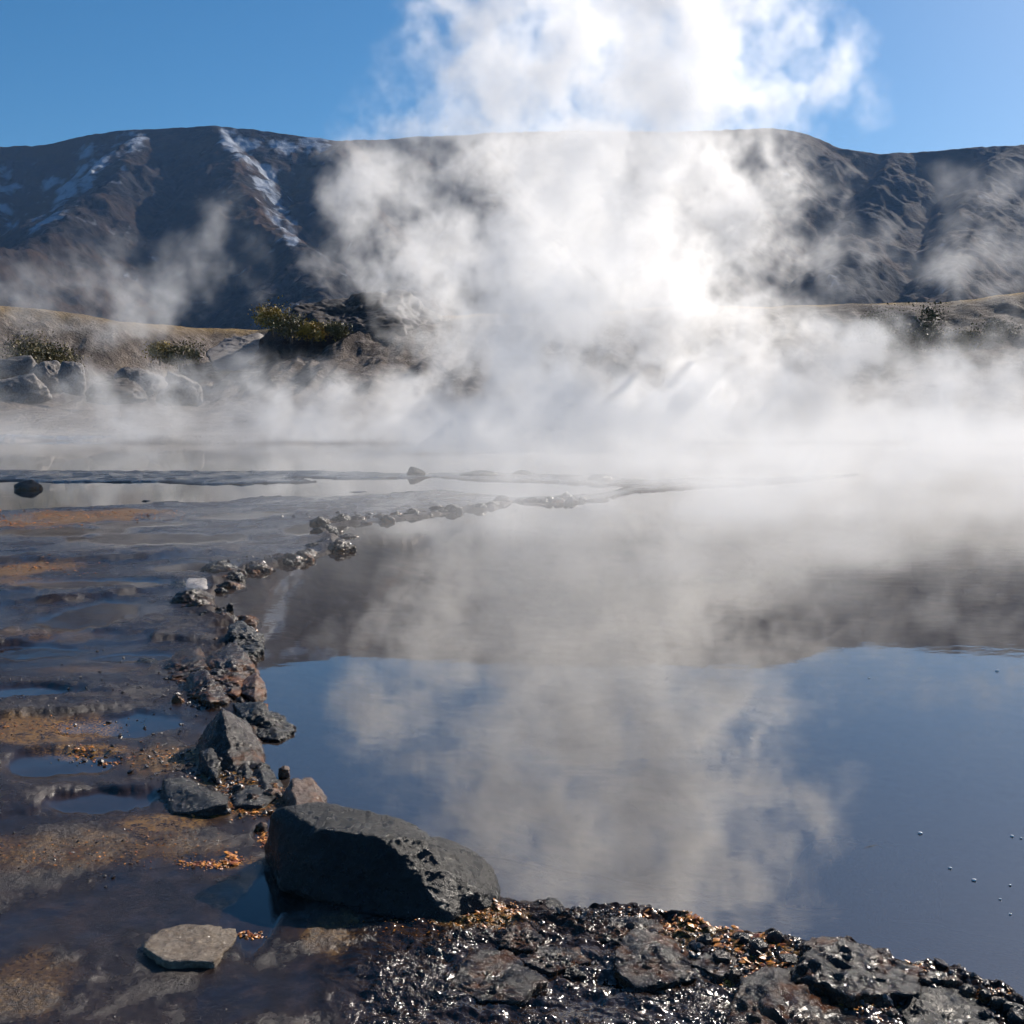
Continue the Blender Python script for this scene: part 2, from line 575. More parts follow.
def hull_planes(P):
    bm = bmesh.new()
    for p in P: bm.verts.new(p)
    bmesh.ops.convex_hull(bm, input=bm.verts[:])
    bmesh.ops.recalc_face_normals(bm, faces=bm.faces[:])
    c = np.mean(P, axis=0)
    out = []
    for f in bm.faces:
        n = np.array(f.normal[:]); q = np.array(f.verts[0].co[:])
        d = n @ (q - c)
        if d < 0: n, d = -n, -d
        if f.calc_area() > 1e-9: out.append((n, max(d, 1e-4)))
    bm.free()
    keep = []
    for n, d in out:
        if all(n @ m_ < .985 for m_, _ in keep): keep.append((n, d))
    return c, keep


def rock_mesh(name, P, sub=5, seed=1, rough=0.05, sharp=34.0, layer=0.0, crack=None):
    """P = corner points of the stone (any frame). Faceted convex body, softened corners, broken by noise."""
    P = np.array(P, float)
    c, pl = hull_planes(P)
    d, f = ico(sub)
    size = np.mean(P.max(0) - P.min(0))
    # spread directions to the body's proportions
    ext = (P.max(0) - P.min(0)) / 2
    dd = d * ext
    dd /= np.linalg.norm(dd, axis=1)[:, None]
    s = np.zeros(len(dd))
    for n, k in pl:
        q = np.clip(dd @ n, 0, None) / k
        s += q ** sharp
    r = s ** (-1 / sharp)
    pos = dd * r[:, None]
    q = pos / size
    o = seed * 7.31
    n1 = fbm(q[:, 0] * 2.2 + o, q[:, 1] * 2.2, q[:, 2] * 2.2, 3, seed)
    n2 = fbm(q[:, 0] * 6 + o, q[:, 1] * 6, q[:, 2] * 6, 5, seed + 5, ridged=True)
    n3 = fbm(q[:, 0] * 20 + o, q[:, 1] * 20, q[:, 2] * 20, 3, seed + 9)
    cell = np.floor((n1 + .5) * 7) / 7 - (n1 + .5)
    disp = rough * size * (1.3 * n1 + 0.55 * (n2 - .3) + 0.28 * n3 + 0.9 * cell * .5)
    if layer:
        disp = disp + layer * size * (np.abs(((q[:, 2] * 9 + n1 * 2) % 1) - .5) - .25)
    if crack is not None:
        for (nx, ny, nz, off, wdt, dep) in crack:
            q_ = pos @ np.array([nx, ny, nz]) - off + .05 * size * n1 + .012 * size * n3
            disp = disp - dep * size * np.exp(-(q_ / (wdt * size)) ** 2)
            disp = disp - dep * .35 * size * sst(0, wdt * size * 2, q_)
    pos = pos * (1 + disp / np.maximum(r, 1e-4))[:, None]
    return pos + c, f


def new_rock(name, P, mat, label, cat='rock', group=None, sub=5, seed=1, rough=0.05, sharp=34.0, layer=0.0, crack=None):
    v, f = rock_mesh(name, P, sub, seed, rough, sharp, layer, crack)
    base = np.array([v[:, 0].mean(), v[:, 1].mean(), v[:, 2].min()])
    me = mesh_np(name, v - base, f)
    o = link(name, me, mat)
    o.location = base
    tag(o, label, cat, group)
    return o


def corners(u0, u1, vb, vt, depth=0.8, seed=1, n=12, zb=None, yaw=0.0, flat=0.0, sink=0.03):
    """Corner points for a stone whose front foot is seen between u0..u1 at row vb and whose top is at row vt."""
    rs = np.random.RandomState(seed)
    zb = 0.03 if zb is None else zb
    A, B = W(u0, vb, zb), W(u1, vb, zb)
    wid = B[0] - A[0]
    dep = wid * depth
    mid = (A + B) / 2
    cy_ = mid[1] + dep * .5
    # height so that top row vt is met at the middle depth
    hgt = max(WY((u0 + u1) / 2, vt, cy_)[2] - zb, 0.012)
    sc = cy_ / mid[1]
    pts = []
    for i in range(n):
        a = 2 * math.pi * (i + rs.uniform(-.35, .35)) / n
        rr_ = rs.uniform(.85, 1.02)
        pts.append((math.cos(a) * .5 * wid * rr_, math.sin(a) * .5 * dep * rr_, -sink))
        rr_ = rs.uniform(.72, 1.0)
        pts.append((math.cos(a) * .5 * wid * rr_, math.sin(a) * .5 * dep * rr_, hgt * rs.uniform(.15, .6)))
    for i in range(max(3, n // 3)):
        a = rs.uniform(0, 6.28)
        rr_ = rs.uniform(.1, .55 + .3 * flat)
        pts.append((math.cos(a) * .5 * wid * rr_, math.sin(a) * .5 * dep * rr_, hgt * rs.uniform(.85 + .1 * flat, 1.0)))
    pts = np.array(pts)
    cyw, syw = math.cos(yaw), math.sin(yaw)
    x = pts[:, 0] * cyw - pts[:, 1] * syw
    y = pts[:, 0] * syw + pts[:, 1] * cyw
    return np.stack([x + mid[0] * sc, y + cy_, pts[:, 2] + zb], 1)


def pts_uvy(L, dy=0.0):
    return [WY(u, v, y + dy) for (u, v, y) in L]


def build_rocks():
    # the big boulder : feet and brows surveyed by bearing and depth
    P = pts_uvy([(264, 850, 3.45), (282, 886, 3.22), (330, 901, 3.12), (400, 915, 3.04), (450, 922, 2.99), (500, 908, 3.08),
                 (272, 812, 3.40), (284, 806, 3.40), (330, 803, 3.41), (400, 818, 3.31), (318, 827, 3.27), (404, 837, 3.19), (428, 839, 3.19),
                 (446, 838, 3.27), (478, 851, 3.24), (496, 872, 3.19), (504, 890, 3.18), (455, 862, 3.14), (300, 832, 3.28), (474, 886, 3.08)])
    P += [np.array([p[0], p[1], -0.04]) for p in pts_uvy([(264, 850, 3.5), (500, 900, 3.3), (282, 884, 3.24), (450, 924, 3.0), (400, 915, 3.06), (330, 901, 3.14)])]
    new_rock('boulder', P, M['basalt'], 'biggest dark boulder with a flat grey top, standing at the pool edge', 'boulder', sub=7, seed=9, rough=0.027, sharp=90, layer=.004,
             crack=[(.8, .5, -.3, .12, .05, .028)])
    # hand-set stones by the shore
    def H(name, L, mat, label, cat='rock', sub=5, seed=1, rough=.05, sharp=60, down=True, foot=.012, **kw):
        P = pts_uvy(L)
        cam = np.array([0, 0, CAM_H])
        if L[0][0] > 440: foot = .036; rough += .045; sub = max(sub, 6)
        kf = (CAM_H - foot) / (CAM_H - min(p[2] for p in P))
        P = [cam + (p - cam) * kf for p in P]
        if L[0][0] > 590:
            mid_ = np.mean(P, axis=0)
            P = [mid_ + (p - mid_) * np.array([1.18, 1.12, 1.25]) for p in P]
        if down:
            zmin = min(p[2] for p in P)
            P += [np.array([p[0] * .99, p[1], min(zmin, 0) - .03]) for p in P]
        return new_rock(name, P, mat, label, cat, None, sub, seed, rough, sharp, **kw)
    H('rock', [(193, 752, 4.75), (205, 772, 4.45), (236, 775, 4.4), (262, 765, 4.5), (222, 708, 4.75), (250, 722, 4.9), (263, 745, 4.75), (210, 722, 4.8), (228, 740, 4.55)],
      M['stained'], 'pyramid-shaped dark rock with one sunlit slanting face, orange foot at the waterline', sub=6, seed=11, rough=.055)
    H('rock', [(232, 703, 5.15), (262, 702, 5.1), (293, 726, 4.95), (280, 740, 4.75), (250, 735, 4.8), (240, 712, 5.0)],
      M['basalt'], 'dark rock with a pointed tip jutting right over the water behind the pyramid-shaped rock', sub=6, seed=12, rough=.10)
    H('rock', [(158, 806, 4.1), (162, 778, 4.25), (185, 776, 4.3), (228, 796, 4.15), (226, 804, 3.98), (195, 812, 3.95), (172, 812, 3.98)],
      M['basalt_grey'], 'tilted slab with a grey top and black front, left of the boulder across wet mud', 'rock slab', sub=6, seed=13, rough=.035, layer=.02)
    H('rock', [(278, 803, 3.95), (290, 780, 4.0), (312, 776, 4.05), (327, 796, 4.0), (322, 806, 3.85), (296, 808, 3.8)],
      M['reddish'], 'reddish-brown craggy rock just behind the left end of the boulder', sub=5, seed=14, rough=.08)
    H('rock', [(248, 784, 4.15), (258, 763, 4.3), (272, 770, 4.3), (283, 786, 4.15), (268, 792, 4.0)],
      M['basalt'], 'small black peaked stone between the pyramid-shaped rock and the reddish-brown rock', 'stone', sub=5, seed=15, rough=.06)
    H('rock', [(196, 776, 4.4), (200, 752, 4.45), (212, 746, 4.5), (220, 760, 4.4), (216, 779, 4.25)],
      M['basalt_grey'], 'upright light grey stone at the front left foot of the pyramid-shaped rock', 'stone', sub=5, seed=16, rough=.08)
    H('rock', [(228, 782, 4.2), (236, 766, 4.3), (246, 762, 4.3), (256, 778, 4.2), (248, 787, 4.1)],
      M['basalt'], 'dark rounded stone in orange rubble right below the pyramid-shaped rock', 'stone', sub=5, seed=17, rough=.06)
    H('rock', [(228, 800, 3.98), (236, 786, 4.05), (256, 784, 4.05), (276, 797, 3.95), (262, 806, 3.85), (236, 806, 3.85)],
      M['basalt_grey'], 'low grey stone between the tilted slab and the reddish-brown rock', 'stone', sub=5, seed=18, rough=.06)
    H('rock', [(225, 645, 6.5), (228, 624, 6.7), (243, 621, 6.8), (262, 634, 6.7), (262, 648, 6.3), (242, 655, 6.15)],
      M['basalt'], 'black humped rock leaning over the water beyond the jagged ridge of rocks', sub=6, seed=19, rough=.12)
    H('rock', [(200, 668, 5.9), (215, 648, 6.2), (236, 640, 6.3), (248, 660, 6.1), (258, 686, 5.6), (236, 694, 5.4), (205, 690, 5.45)],
      M['stained'], 'jagged grey-brown rock with ribbed sunlit face in the middle of the jagged ridge', sub=6, seed=20, rough=.13, layer=.04)
    H('rock', [(158, 672, 5.85), (170, 654, 6.1), (200, 648, 6.2), (214, 668, 5.9), (200, 684, 5.5), (170, 684, 5.55)],
      M['crust'], 'crumbly dark rock at the landward end of the jagged ridge', sub=6, seed=21, rough=.16, layer=.03)
    H('rock', [(178, 692, 5.45), (190, 672, 5.6), (205, 668, 5.6), (228, 698, 5.2), (210, 702, 5.1)],
      M['stained'], 'slanting wedge with smooth lit face, front of the jagged ridge', sub=6, seed=22, rough=.09, layer=.02)
    H('rock', [(130, 668, 6.0), (140, 656, 6.15), (156, 658, 6.15), (160, 670, 5.95)],
      M['basalt'], 'small low black stone on the mud left of the jagged ridge', 'stone', sub=4, seed=23, rough=.07)
    H('rock', [(236, 690, 5.45), (250, 674, 5.6), (258, 672, 5.6), (266, 690, 5.4), (254, 698, 5.25)],
      M['reddish'], 'rust-red stone at the water end of the jagged ridge', 'stone', sub=5, seed=24, rough=.09)
    # flat tan stone on the mud
    H('flat_stone', [(141, 946, 2.93), (160, 932, 3.06), (195, 925, 3.13), (236, 926, 3.11), (237, 938, 3.02), (214, 962, 2.85), (165, 962, 2.84)],
      M['tan'], 'flat tan stone lying alone on wet brown mud in the bottom left', 'stone', sub=6, seed=25, rough=.045, sharp=40, layer=.01)
    P = pts_uvy([(532, 912, 3.08), (548, 897, 3.12), (556, 898, 3.14), (570, 911, 3.1), (552, 915, 3.03)])
    P += [p - np.array([0, 0, .05]) for p in P]
    new_rock('rock', P, M['basalt'], 'small black triangular stone right of the boulder, against the water', 'stone', sub=4, seed=26, rough=.04)
    H('rock', [(802, 975, 2.80), (808, 942, 2.98), (830, 938, 3.03), (870, 952, 2.98), (908, 972, 2.86), (900, 988, 2.74), (850, 992, 2.68), (815, 950, 2.88), (840, 946, 2.90)],
      M['wet'], 'rock with glittering pale top and dark left side, at the bottom right water edge', sub=6, seed=27, rough=.06)
    H('rock', [(738, 1010, 2.62), (748, 985, 2.72), (790, 972, 2.80), (820, 980, 2.78), (868, 1030, 2.52), (850, 1080, 2.35), (740, 1080, 2.35)],
      M['wet'], 'large streaked grey rock cut by the bottom edge of the photo', sub=6, seed=28, rough=.055, layer=.02)
    H('rock', [(903, 1018, 2.62), (912, 990, 2.72), (940, 986, 2.75), (978, 1005, 2.68), (1010, 1040, 2.5), (930, 1060, 2.42)],
      M['basalt'], 'dark rounded rock near the bottom right corner among pebbles', sub=6, seed=29, rough=.06)
    H('rock', [(909, 973, 2.88), (911, 962, 2.9), (924, 962, 2.91), (926, 975, 2.87)],
      M['basalt'], 'small black cube-like stone at the water edge near the bottom right corner', 'stone', sub=4, seed=30, rough=.04)
    H('rock', [(618, 962, 2.80), (640, 930, 2.98), (672, 940, 2.97), (698, 962, 2.86), (690, 975, 2.76), (640, 985, 2.70)],
      M['wet'], 'wet dark slab with a smooth face in the middle of the glittering shelf', 'rock slab', sub=6, seed=31, rough=.045)
    H('rock', [(500, 946, 2.88), (508, 928, 2.98), (528, 924, 3.0), (546, 938, 2.94), (532, 950, 2.84)],
      M['wet'], 'wet lumpy stone just right of the boulder foot', 'stone', sub=5, seed=32, rough=.08)
    H('rock', [(563, 976, 2.74), (568, 963, 2.8), (580, 964, 2.81), (586, 976, 2.74)],
      M['basalt'], 'small round black stone on the glittering shelf', 'stone', sub=4, seed=33, rough=.05)
    H('rock', [(448, 985, 2.72), (470, 950, 2.88), (505, 952, 2.87), (545, 985, 2.72), (520, 1006, 2.62), (480, 1000, 2.64)],
      M['wet'], 'flat ragged wet slab below the right end of the boulder', 'rock slab', sub=6, seed=34, rough=.04)
    H('rock', [(520, 962, 2.82), (540, 945, 2.92), (580, 948, 2.92), (590, 962, 2.84), (550, 972, 2.76)],
      M['wet'], 'low wet ledge stone between the lumpy stone and the smooth-faced slab', 'stone', sub=5, seed=35, rough=.07)
    H('rock', [(600, 938, 2.95), (615, 920, 3.02), (650, 920, 3.03), (668, 936, 2.96), (630, 945, 2.9)],
      M['wet'], 'bumpy wet stone on the crest of the shelf beside the orange debris', 'stone', sub=5, seed=36, rough=.07)
    H('rock', [(696, 966, 2.82), (712, 948, 2.92), (745, 950, 2.92), (752, 968, 2.82), (720, 975, 2.76)],
      M['wet'], 'blue-grey stone with a bright wet edge left of the large streaked rock', 'stone', sub=5, seed=37, rough=.05)
    # white-lit rock on the shore, its lit and shaded sides put into two colours
    H('rock', [(184, 590, 8.7), (186, 578, 9.0), (205, 577, 9.1), (209, 586, 8.9), (206, 590, 8.6)],
      M['pale'], 'whitish sunlit block on the shore where the pool bends', sub=4, seed=38, rough=.04)
    H('rock', [(163, 592, 8.65), (170, 582, 8.9), (184, 579, 9.0), (188, 591, 8.7)],
      M['basalt'], 'black rock as the shaded left side of the whitish sunlit block', sub=4, seed=39, rough=.06)
    # far stones standing in the shallow water
    far = [((12, 46, 491, 479), 'reddish', 'brown rock in the shallow pond at the far left'),
           ((404, 427, 477, 466), 'basalt', 'round dark rock on the far bar in front of the steam, left of the plume'),
           ((456, 502, 478, 470), 'basalt', 'long low dark rock on the far bar right of the round rock'),
           ((510, 537, 476, 470), 'basalt', 'short dark rock beside the long low rock on the far bar'),
           ((540, 590, 480, 474), 'crust', 'thin flat rock on the far bar under the steam plume'),
           ((584, 617, 483, 473), 'crust', 'lumpy brown rock on the far bar, right end'),
           ((516, 562, 507, 503), 'crust', 'flat dark rock mirrored in the pool beyond the tip of the shore'),
           ((578, 612, 503, 498), 'crust', 'flat rock mirrored in the pool, right of the other mirrored flat rock'),
           ((160, 182, 481, 477), 'crust', 'low dark rock on the thin bar across the far left pond'),
           ((194, 210, 486, 483), 'basalt', 'dark flat stone in the pond in front of the thin bar'),
           ((232, 255, 486, 482), 'crust', 'broad flat stone in the pond right of the dark flat stone'),
           ((140, 152, 503, 500), 'basalt', 'small black stone at the near edge of the left pond'),
           ((192, 206, 523, 519), 'basalt', 'small black stone alone on the grey mud flat'),
           ((342, 372, 494, 491), 'crust', 'sliver of dark rock in the channel before the far bar')]
    for i, ((a, b, vb, vt), mt, lb) in enumerate(far):
        new_rock('rock', corners(a, b, vb, vt, 0.7, 60 + i, 9, zb=-0.02), M[mt], lb, 'rock', None, 4, 60 + i, .06)
    # rim stones along the shore, nothing tells them apart
    rs = np.random.RandomState(5)
    line = POOL[27:45]
    segs = [(np.array(line[i]), np.array(line[i + 1])) for i in range(len(line) - 1)]
    for i, (a, b) in enumerate(segs):
        L = np.hypot(*(b - a)); n = max(1, int(round(L / 4.2)))
        for q in range(n):
            if rs.uniform() < .06: continue
            c = a + (b - a) * (q + rs.uniform(.2, .8)) / n
            if np.hypot(c[0] - 200, (c[1] - 584) * 1.3) < 24: continue
            s = (c[1] - 404) / 190.0
            wd = rs.uniform(14, 46) * s ** .8 * (1.1 if c[1] > 540 else .9)
            hh = wd * rs.uniform(.22, .42)
            c = c + np.array([-wd * rs.uniform(-.1, .9), rs.uniform(-6.5, .8) * s])
            new_rock('rim_rock', corners(c[0] - wd / 2, c[0] + wd / 2, c[1] + hh * .25, c[1] - hh * .72, rs.uniform(.6, 1.0), 100 + 9 * i + q, 9, zb=-0.01, yaw=rs.uniform(-.8, .8)),
                     M[rs.choice(['crust', 'crust', 'basalt', 'stained'])], 'one of the knobbly wet rocks forming the rim where the pool bends away', 'rock',
                     'knobbly rim rocks along the far bend of the pool', 5 if wd > 16 else 4, 100 + 9 * i + q, rs.uniform(.10, .15))
    # near shore rubble
    near = [(262, 768), (272, 795), (243, 760), (210, 792), (238, 790), (255, 800), (284, 770), (225, 770), (262, 706), (240, 700), (215, 640), (238, 652), (222, 615), (230, 606),
            (252, 660), (205, 700), (178, 700), (268, 812), (262, 826), (190, 768), (204, 640), (290, 795)]
    for i, (u, v) in enumerate(near):
        s = (v - 404) / 380.0
        wd = rs.uniform(10, 20) * s; hh = wd * rs.uniform(.45, .7)
        new_rock('rubble_stone', corners(u - wd / 2, u + wd / 2, v + hh * .3, v - hh * .6, rs.uniform(.7, 1.0), 300 + i, 8, zb=.03),
                 M[rs.choice(['crust', 'basalt', 'stained', 'reddish'])], 'one of the fist-sized stones lying loose between the shore rocks', 'stone',
                 'fist-sized stones between the shore rocks', 4, 300 + i, .13)
    right = [(705, 940), (722, 958), (742, 940), (758, 948), (775, 938), (788, 962), (880, 985), (892, 968), (935, 980), (952, 984), (968, 992), (985, 996), (1000, 1004), (1012, 1010),
             (875, 1004), (862, 990), (890, 1015), (985, 1015), (790, 975), (925, 982), (1016, 1018), (735, 975)]
    for i, (u, v) in enumerate(right):
        wd = rs.uniform(14, 26); hh = wd * rs.uniform(.45, .7)
        new_rock('shelf_stone', corners(u - wd / 2, u + wd / 2, v + hh * .3, v - hh * .6, rs.uniform(.7, 1.0), 340 + i, 8, zb=.05),
                 M[rs.choice(['crust', 'basalt', 'stained', 'basalt_grey'])], 'one of the small wet stones packed along the water edge at bottom right', 'stone',
                 'small wet stones along the bottom right water edge', 4, 340 + i, .07)
    # drowned stones
    for i, (L, lb) in enumerate([([(785, 880), (830, 868), (900, 878), (945, 890), (900, 898), (820, 893)], 'larger drowned rock showing as a dark shape under the water'),
                                 ([(848, 938), (868, 929), (892, 940), (870, 946)], 'smaller drowned rock under the water just off the bottom right shore')]):
        P = [W(u, v, -0.16) for u, v in L]
        P += [p * np.array([.99, 1, 1]) + np.array([0, 0, .15]) - (p - np.mean(P[:len(L)], 0)) * .3 for p in P]
        P += [p + np.array([0, 0, -.3]) for p in P[:len(L)]]
        new_rock('submerged_rock', P, M['basalt'], lb, 'rock', None, 4, 400 + i, .05)
    # bubbles / foam flecks floating
    fm = bpy.data.materials.new('foam_white')
    k = N(fm); k.bsdf(C(.8, .8, .8), .15)
    fl = [(920, 833, 5), (950, 868, 4), (974, 880, 5), (1012, 836, 4), (1021, 838, 3), (1010, 885, 3), (1000, 899, 3), (1010, 914, 3), (997, 671, 4), (869, 678, 2.5), (843, 648, 1.6)]
    for i, (u, v, s) in enumerate(fl):
        c = W(u, v, .002)
        rad = s * c[1] / F * .5
        d, f = ico(2)
        q = d * np.array([rad, rad * .8, rad * .55])
        q = q * (1 + .25 * perlin(d[:, 0] * 2 + i, d[:, 1] * 2, d[:, 2] * 2))[:, None]
        o = link('foam_fleck', mesh_np('foam_fleck', q, f), fm)
        o.location = c
        tag(o, 'one of the tiny white foam flecks floating on the dark water at right', 'foam fleck', 'white foam flecks floating on the pool')


# ------------------------------------------------------------------ loose stuff : pebbles and orange algae flakes
def scatter(name, spots, mat, shape, kind_label, seed):
    rs = np.random.RandomState(seed)
    V, Fc = [], []
    n0 = 0
    bx, by, bs = [], [], []
    for (u, v, ru, rv, cnt, smin, smax) in spots:
        uu = u + ru * rs.normal(size=cnt) * .55; vv = v + rv * rs.normal(size=cnt) * .55
        for a, b in zip(uu, vv):
            if b > 1100 or b < 440: continue
            p = W(a, b, .04)
            bx.append(p[0]); by.append(p[1]); bs.append(rs.uniform(smin, smax))
    bx, by, bs = map(np.array, (bx, by, bs))
    bs = bs * (0.55 + 1.5 * rs.uniform(size=len(bs)) ** 5)
    H, _, _, S, _ = ground_fields(bx, by)
    d, f = shape
    for x, y, s, h, sdv in zip(bx, by, bs, H, S):
        if sdv < 0.0: continue
        sc = rs.uniform(.6, 1.25, 3) * s
        a = rs.uniform(0, 6.28)
        tlt = rs.uniform(-.6, .6)
        q = d * sc
        q = q * (1 + .3 * rs.uniform(-1, 1, len(q)))[:, None]
        x1 = q[:, 0] * math.cos(a) - q[:, 1] * math.sin(a); y1 = q[:, 0] * math.sin(a) + q[:, 1] * math.cos(a); z1 = q[:, 2] + tlt * x1
        V.append(np.stack([x1 + x, y1 + y, z1 + h + s * .25], 1))
        Fc.append(f + n0); n0 += len(d)
    me = mesh_np(name, np.concatenate(V), np.concatenate(Fc), False)
    o = link(name, me, mat)
    tag(o, kind_label[0], kind_label[1], kind='stuff')
    return o


def build_stuff():
    m = bpy.data.materials.new('pebble_mix')
    k = N(m)
    p = k.pos()
    c = k.mix(k.ramp(k.noise(p, 40, 2), .4, .6), C(.035, .03, .03), C(.12, .10, .09))
    k.bsdf(c, 0.22, k.bump(k.noise(p, 200, 3), .5, .003))
    d, f = ico(1)
    d = d * np.array([1, .85, .6])
    scatter('pebbles', [(720, 945, 60, 14, 190, .003, .008), (770, 955, 50, 14, 200, .003, .009), (940, 990, 60, 16, 260, .003, .010), (1000, 1010, 30, 14, 130, .003, .008), (880, 1000, 40, 16, 120, .004, .010),
                        (640, 990, 120, 40, 120, .002, .006), (600, 915, 60, 8, 160, .003, .007), (560, 950, 80, 30, 110, .002, .006),
                        (230, 785, 50, 22, 600, .004, .010), (190, 765, 45, 16, 300, .003, .008), (210, 690, 40, 16, 300, .004, .012), (240, 610, 12, 20, 120, .006, .014), (110, 752, 50, 9, 120, .003, .008),
                        (280, 560, 60, 8, 200, .006, .016), (400, 514, 90, 4, 200, .01, .025), (120, 980, 120, 50, 120, .0012, .003), (90, 850, 120, 30, 300, .0015, .004), (100, 690, 110, 60, 350, .003, .008),
                        (420, 960, 70, 30, 70, .002, .005)],
            m, (d, f), ('small dark wet pebbles strewn along the shore', 'pebbles'), 1)
    m = bpy.data.materials.new('orange_algae_flakes')
    k = N(m)
    p = k.pos()
    c = k.mix(k.ramp(k.noise(p, 45, 3), .38, .62), C(.20, .05, .012), C(.62, .24, .03))
    c = k.mix(k.ramp(k.noise(p, 25, 2), .56, .66), c, C(.05, .03, .02))
    k.bsdf(c, 0.3, k.bump(k.noise(p, 300, 3), .5, .002))
    d2 = d * np.array([1, .8, .35])
    scatter('algae', [(205, 860, 22, 3.5, 240, .003, .007), (232, 856, 8, 6, 120, .005, .011), (265, 834, 8, 8, 160, .003, .008), (253, 929, 14, 3, 110, .003, .007),
                      (80, 748, 12, 5, 60, .004, .010), (108, 758, 16, 4, 60, .003, .007), (160, 755, 45, 10, 220, .003, .006), (240, 790, 40, 12, 420, .004, .009), (255, 745, 22, 16, 160, .005, .011),
                      (275, 772, 12, 8, 120, .004, .009), (245, 805, 30, 8, 250, .003, .008), (225, 760, 20, 10, 120, .004, .008),
                      (510, 908, 14, 4, 120, .003, .006), (490, 915, 30, 10, 120, .004, .008), (640, 916, 22, 6, 60, .005, .010), (690, 926, 30, 9, 170, .005, .011), (745, 945, 36, 8, 210, .005, .012), (770, 965, 30, 14, 150, .005, .012),
                      (728, 982, 8, 4, 50, .003, .007), (870, 985, 60, 10, 200, .003, .007), (910, 975, 20, 8, 130, .003, .008), (960, 995, 40, 8, 200, .003, .007), (865, 1008, 20, 12, 150, .003, .007),
                      (70, 514, 110, 5, 900, .006, .016), (10, 523, 60, 4, 400, .006, .016), (40, 566, 50, 6, 300, .005, .012), (60, 850, 90, 14, 350, .0015, .004), (180, 838, 60, 14, 200, .0015, .004), (50, 725, 70, 8, 200, .002, .006),
                      (250, 690, 12, 10, 120, .004, .010), (420, 925, 50, 14, 120, .002, .004)],
            m, (d2, f), ('orange and rust-coloured algae crumbs lying in patches along the shore', 'algae'), 2)


# ------------------------------------------------------------------ hills beyond the water
def grid_mesh(name, X, Y, Z):
    nr, nc = X.shape
    i = np.arange(nr - 1)[:, None] * nc
    j = np.arange(nc - 1)[None, :]
    f = np.stack([(i + j), (i + j + 1), (i + nc + j + 1), (i + nc + j)], -1).reshape(-1, 4)
    return mesh_np(name, np.stack([X.ravel(), Y.ravel(), Z.ravel()], 1), f)


def elev(v):  # tangent of elevation seen on row v (middle of frame)
    b = (512 - v) / F
    return (-SP + b * CP) / (CP + b * SP)


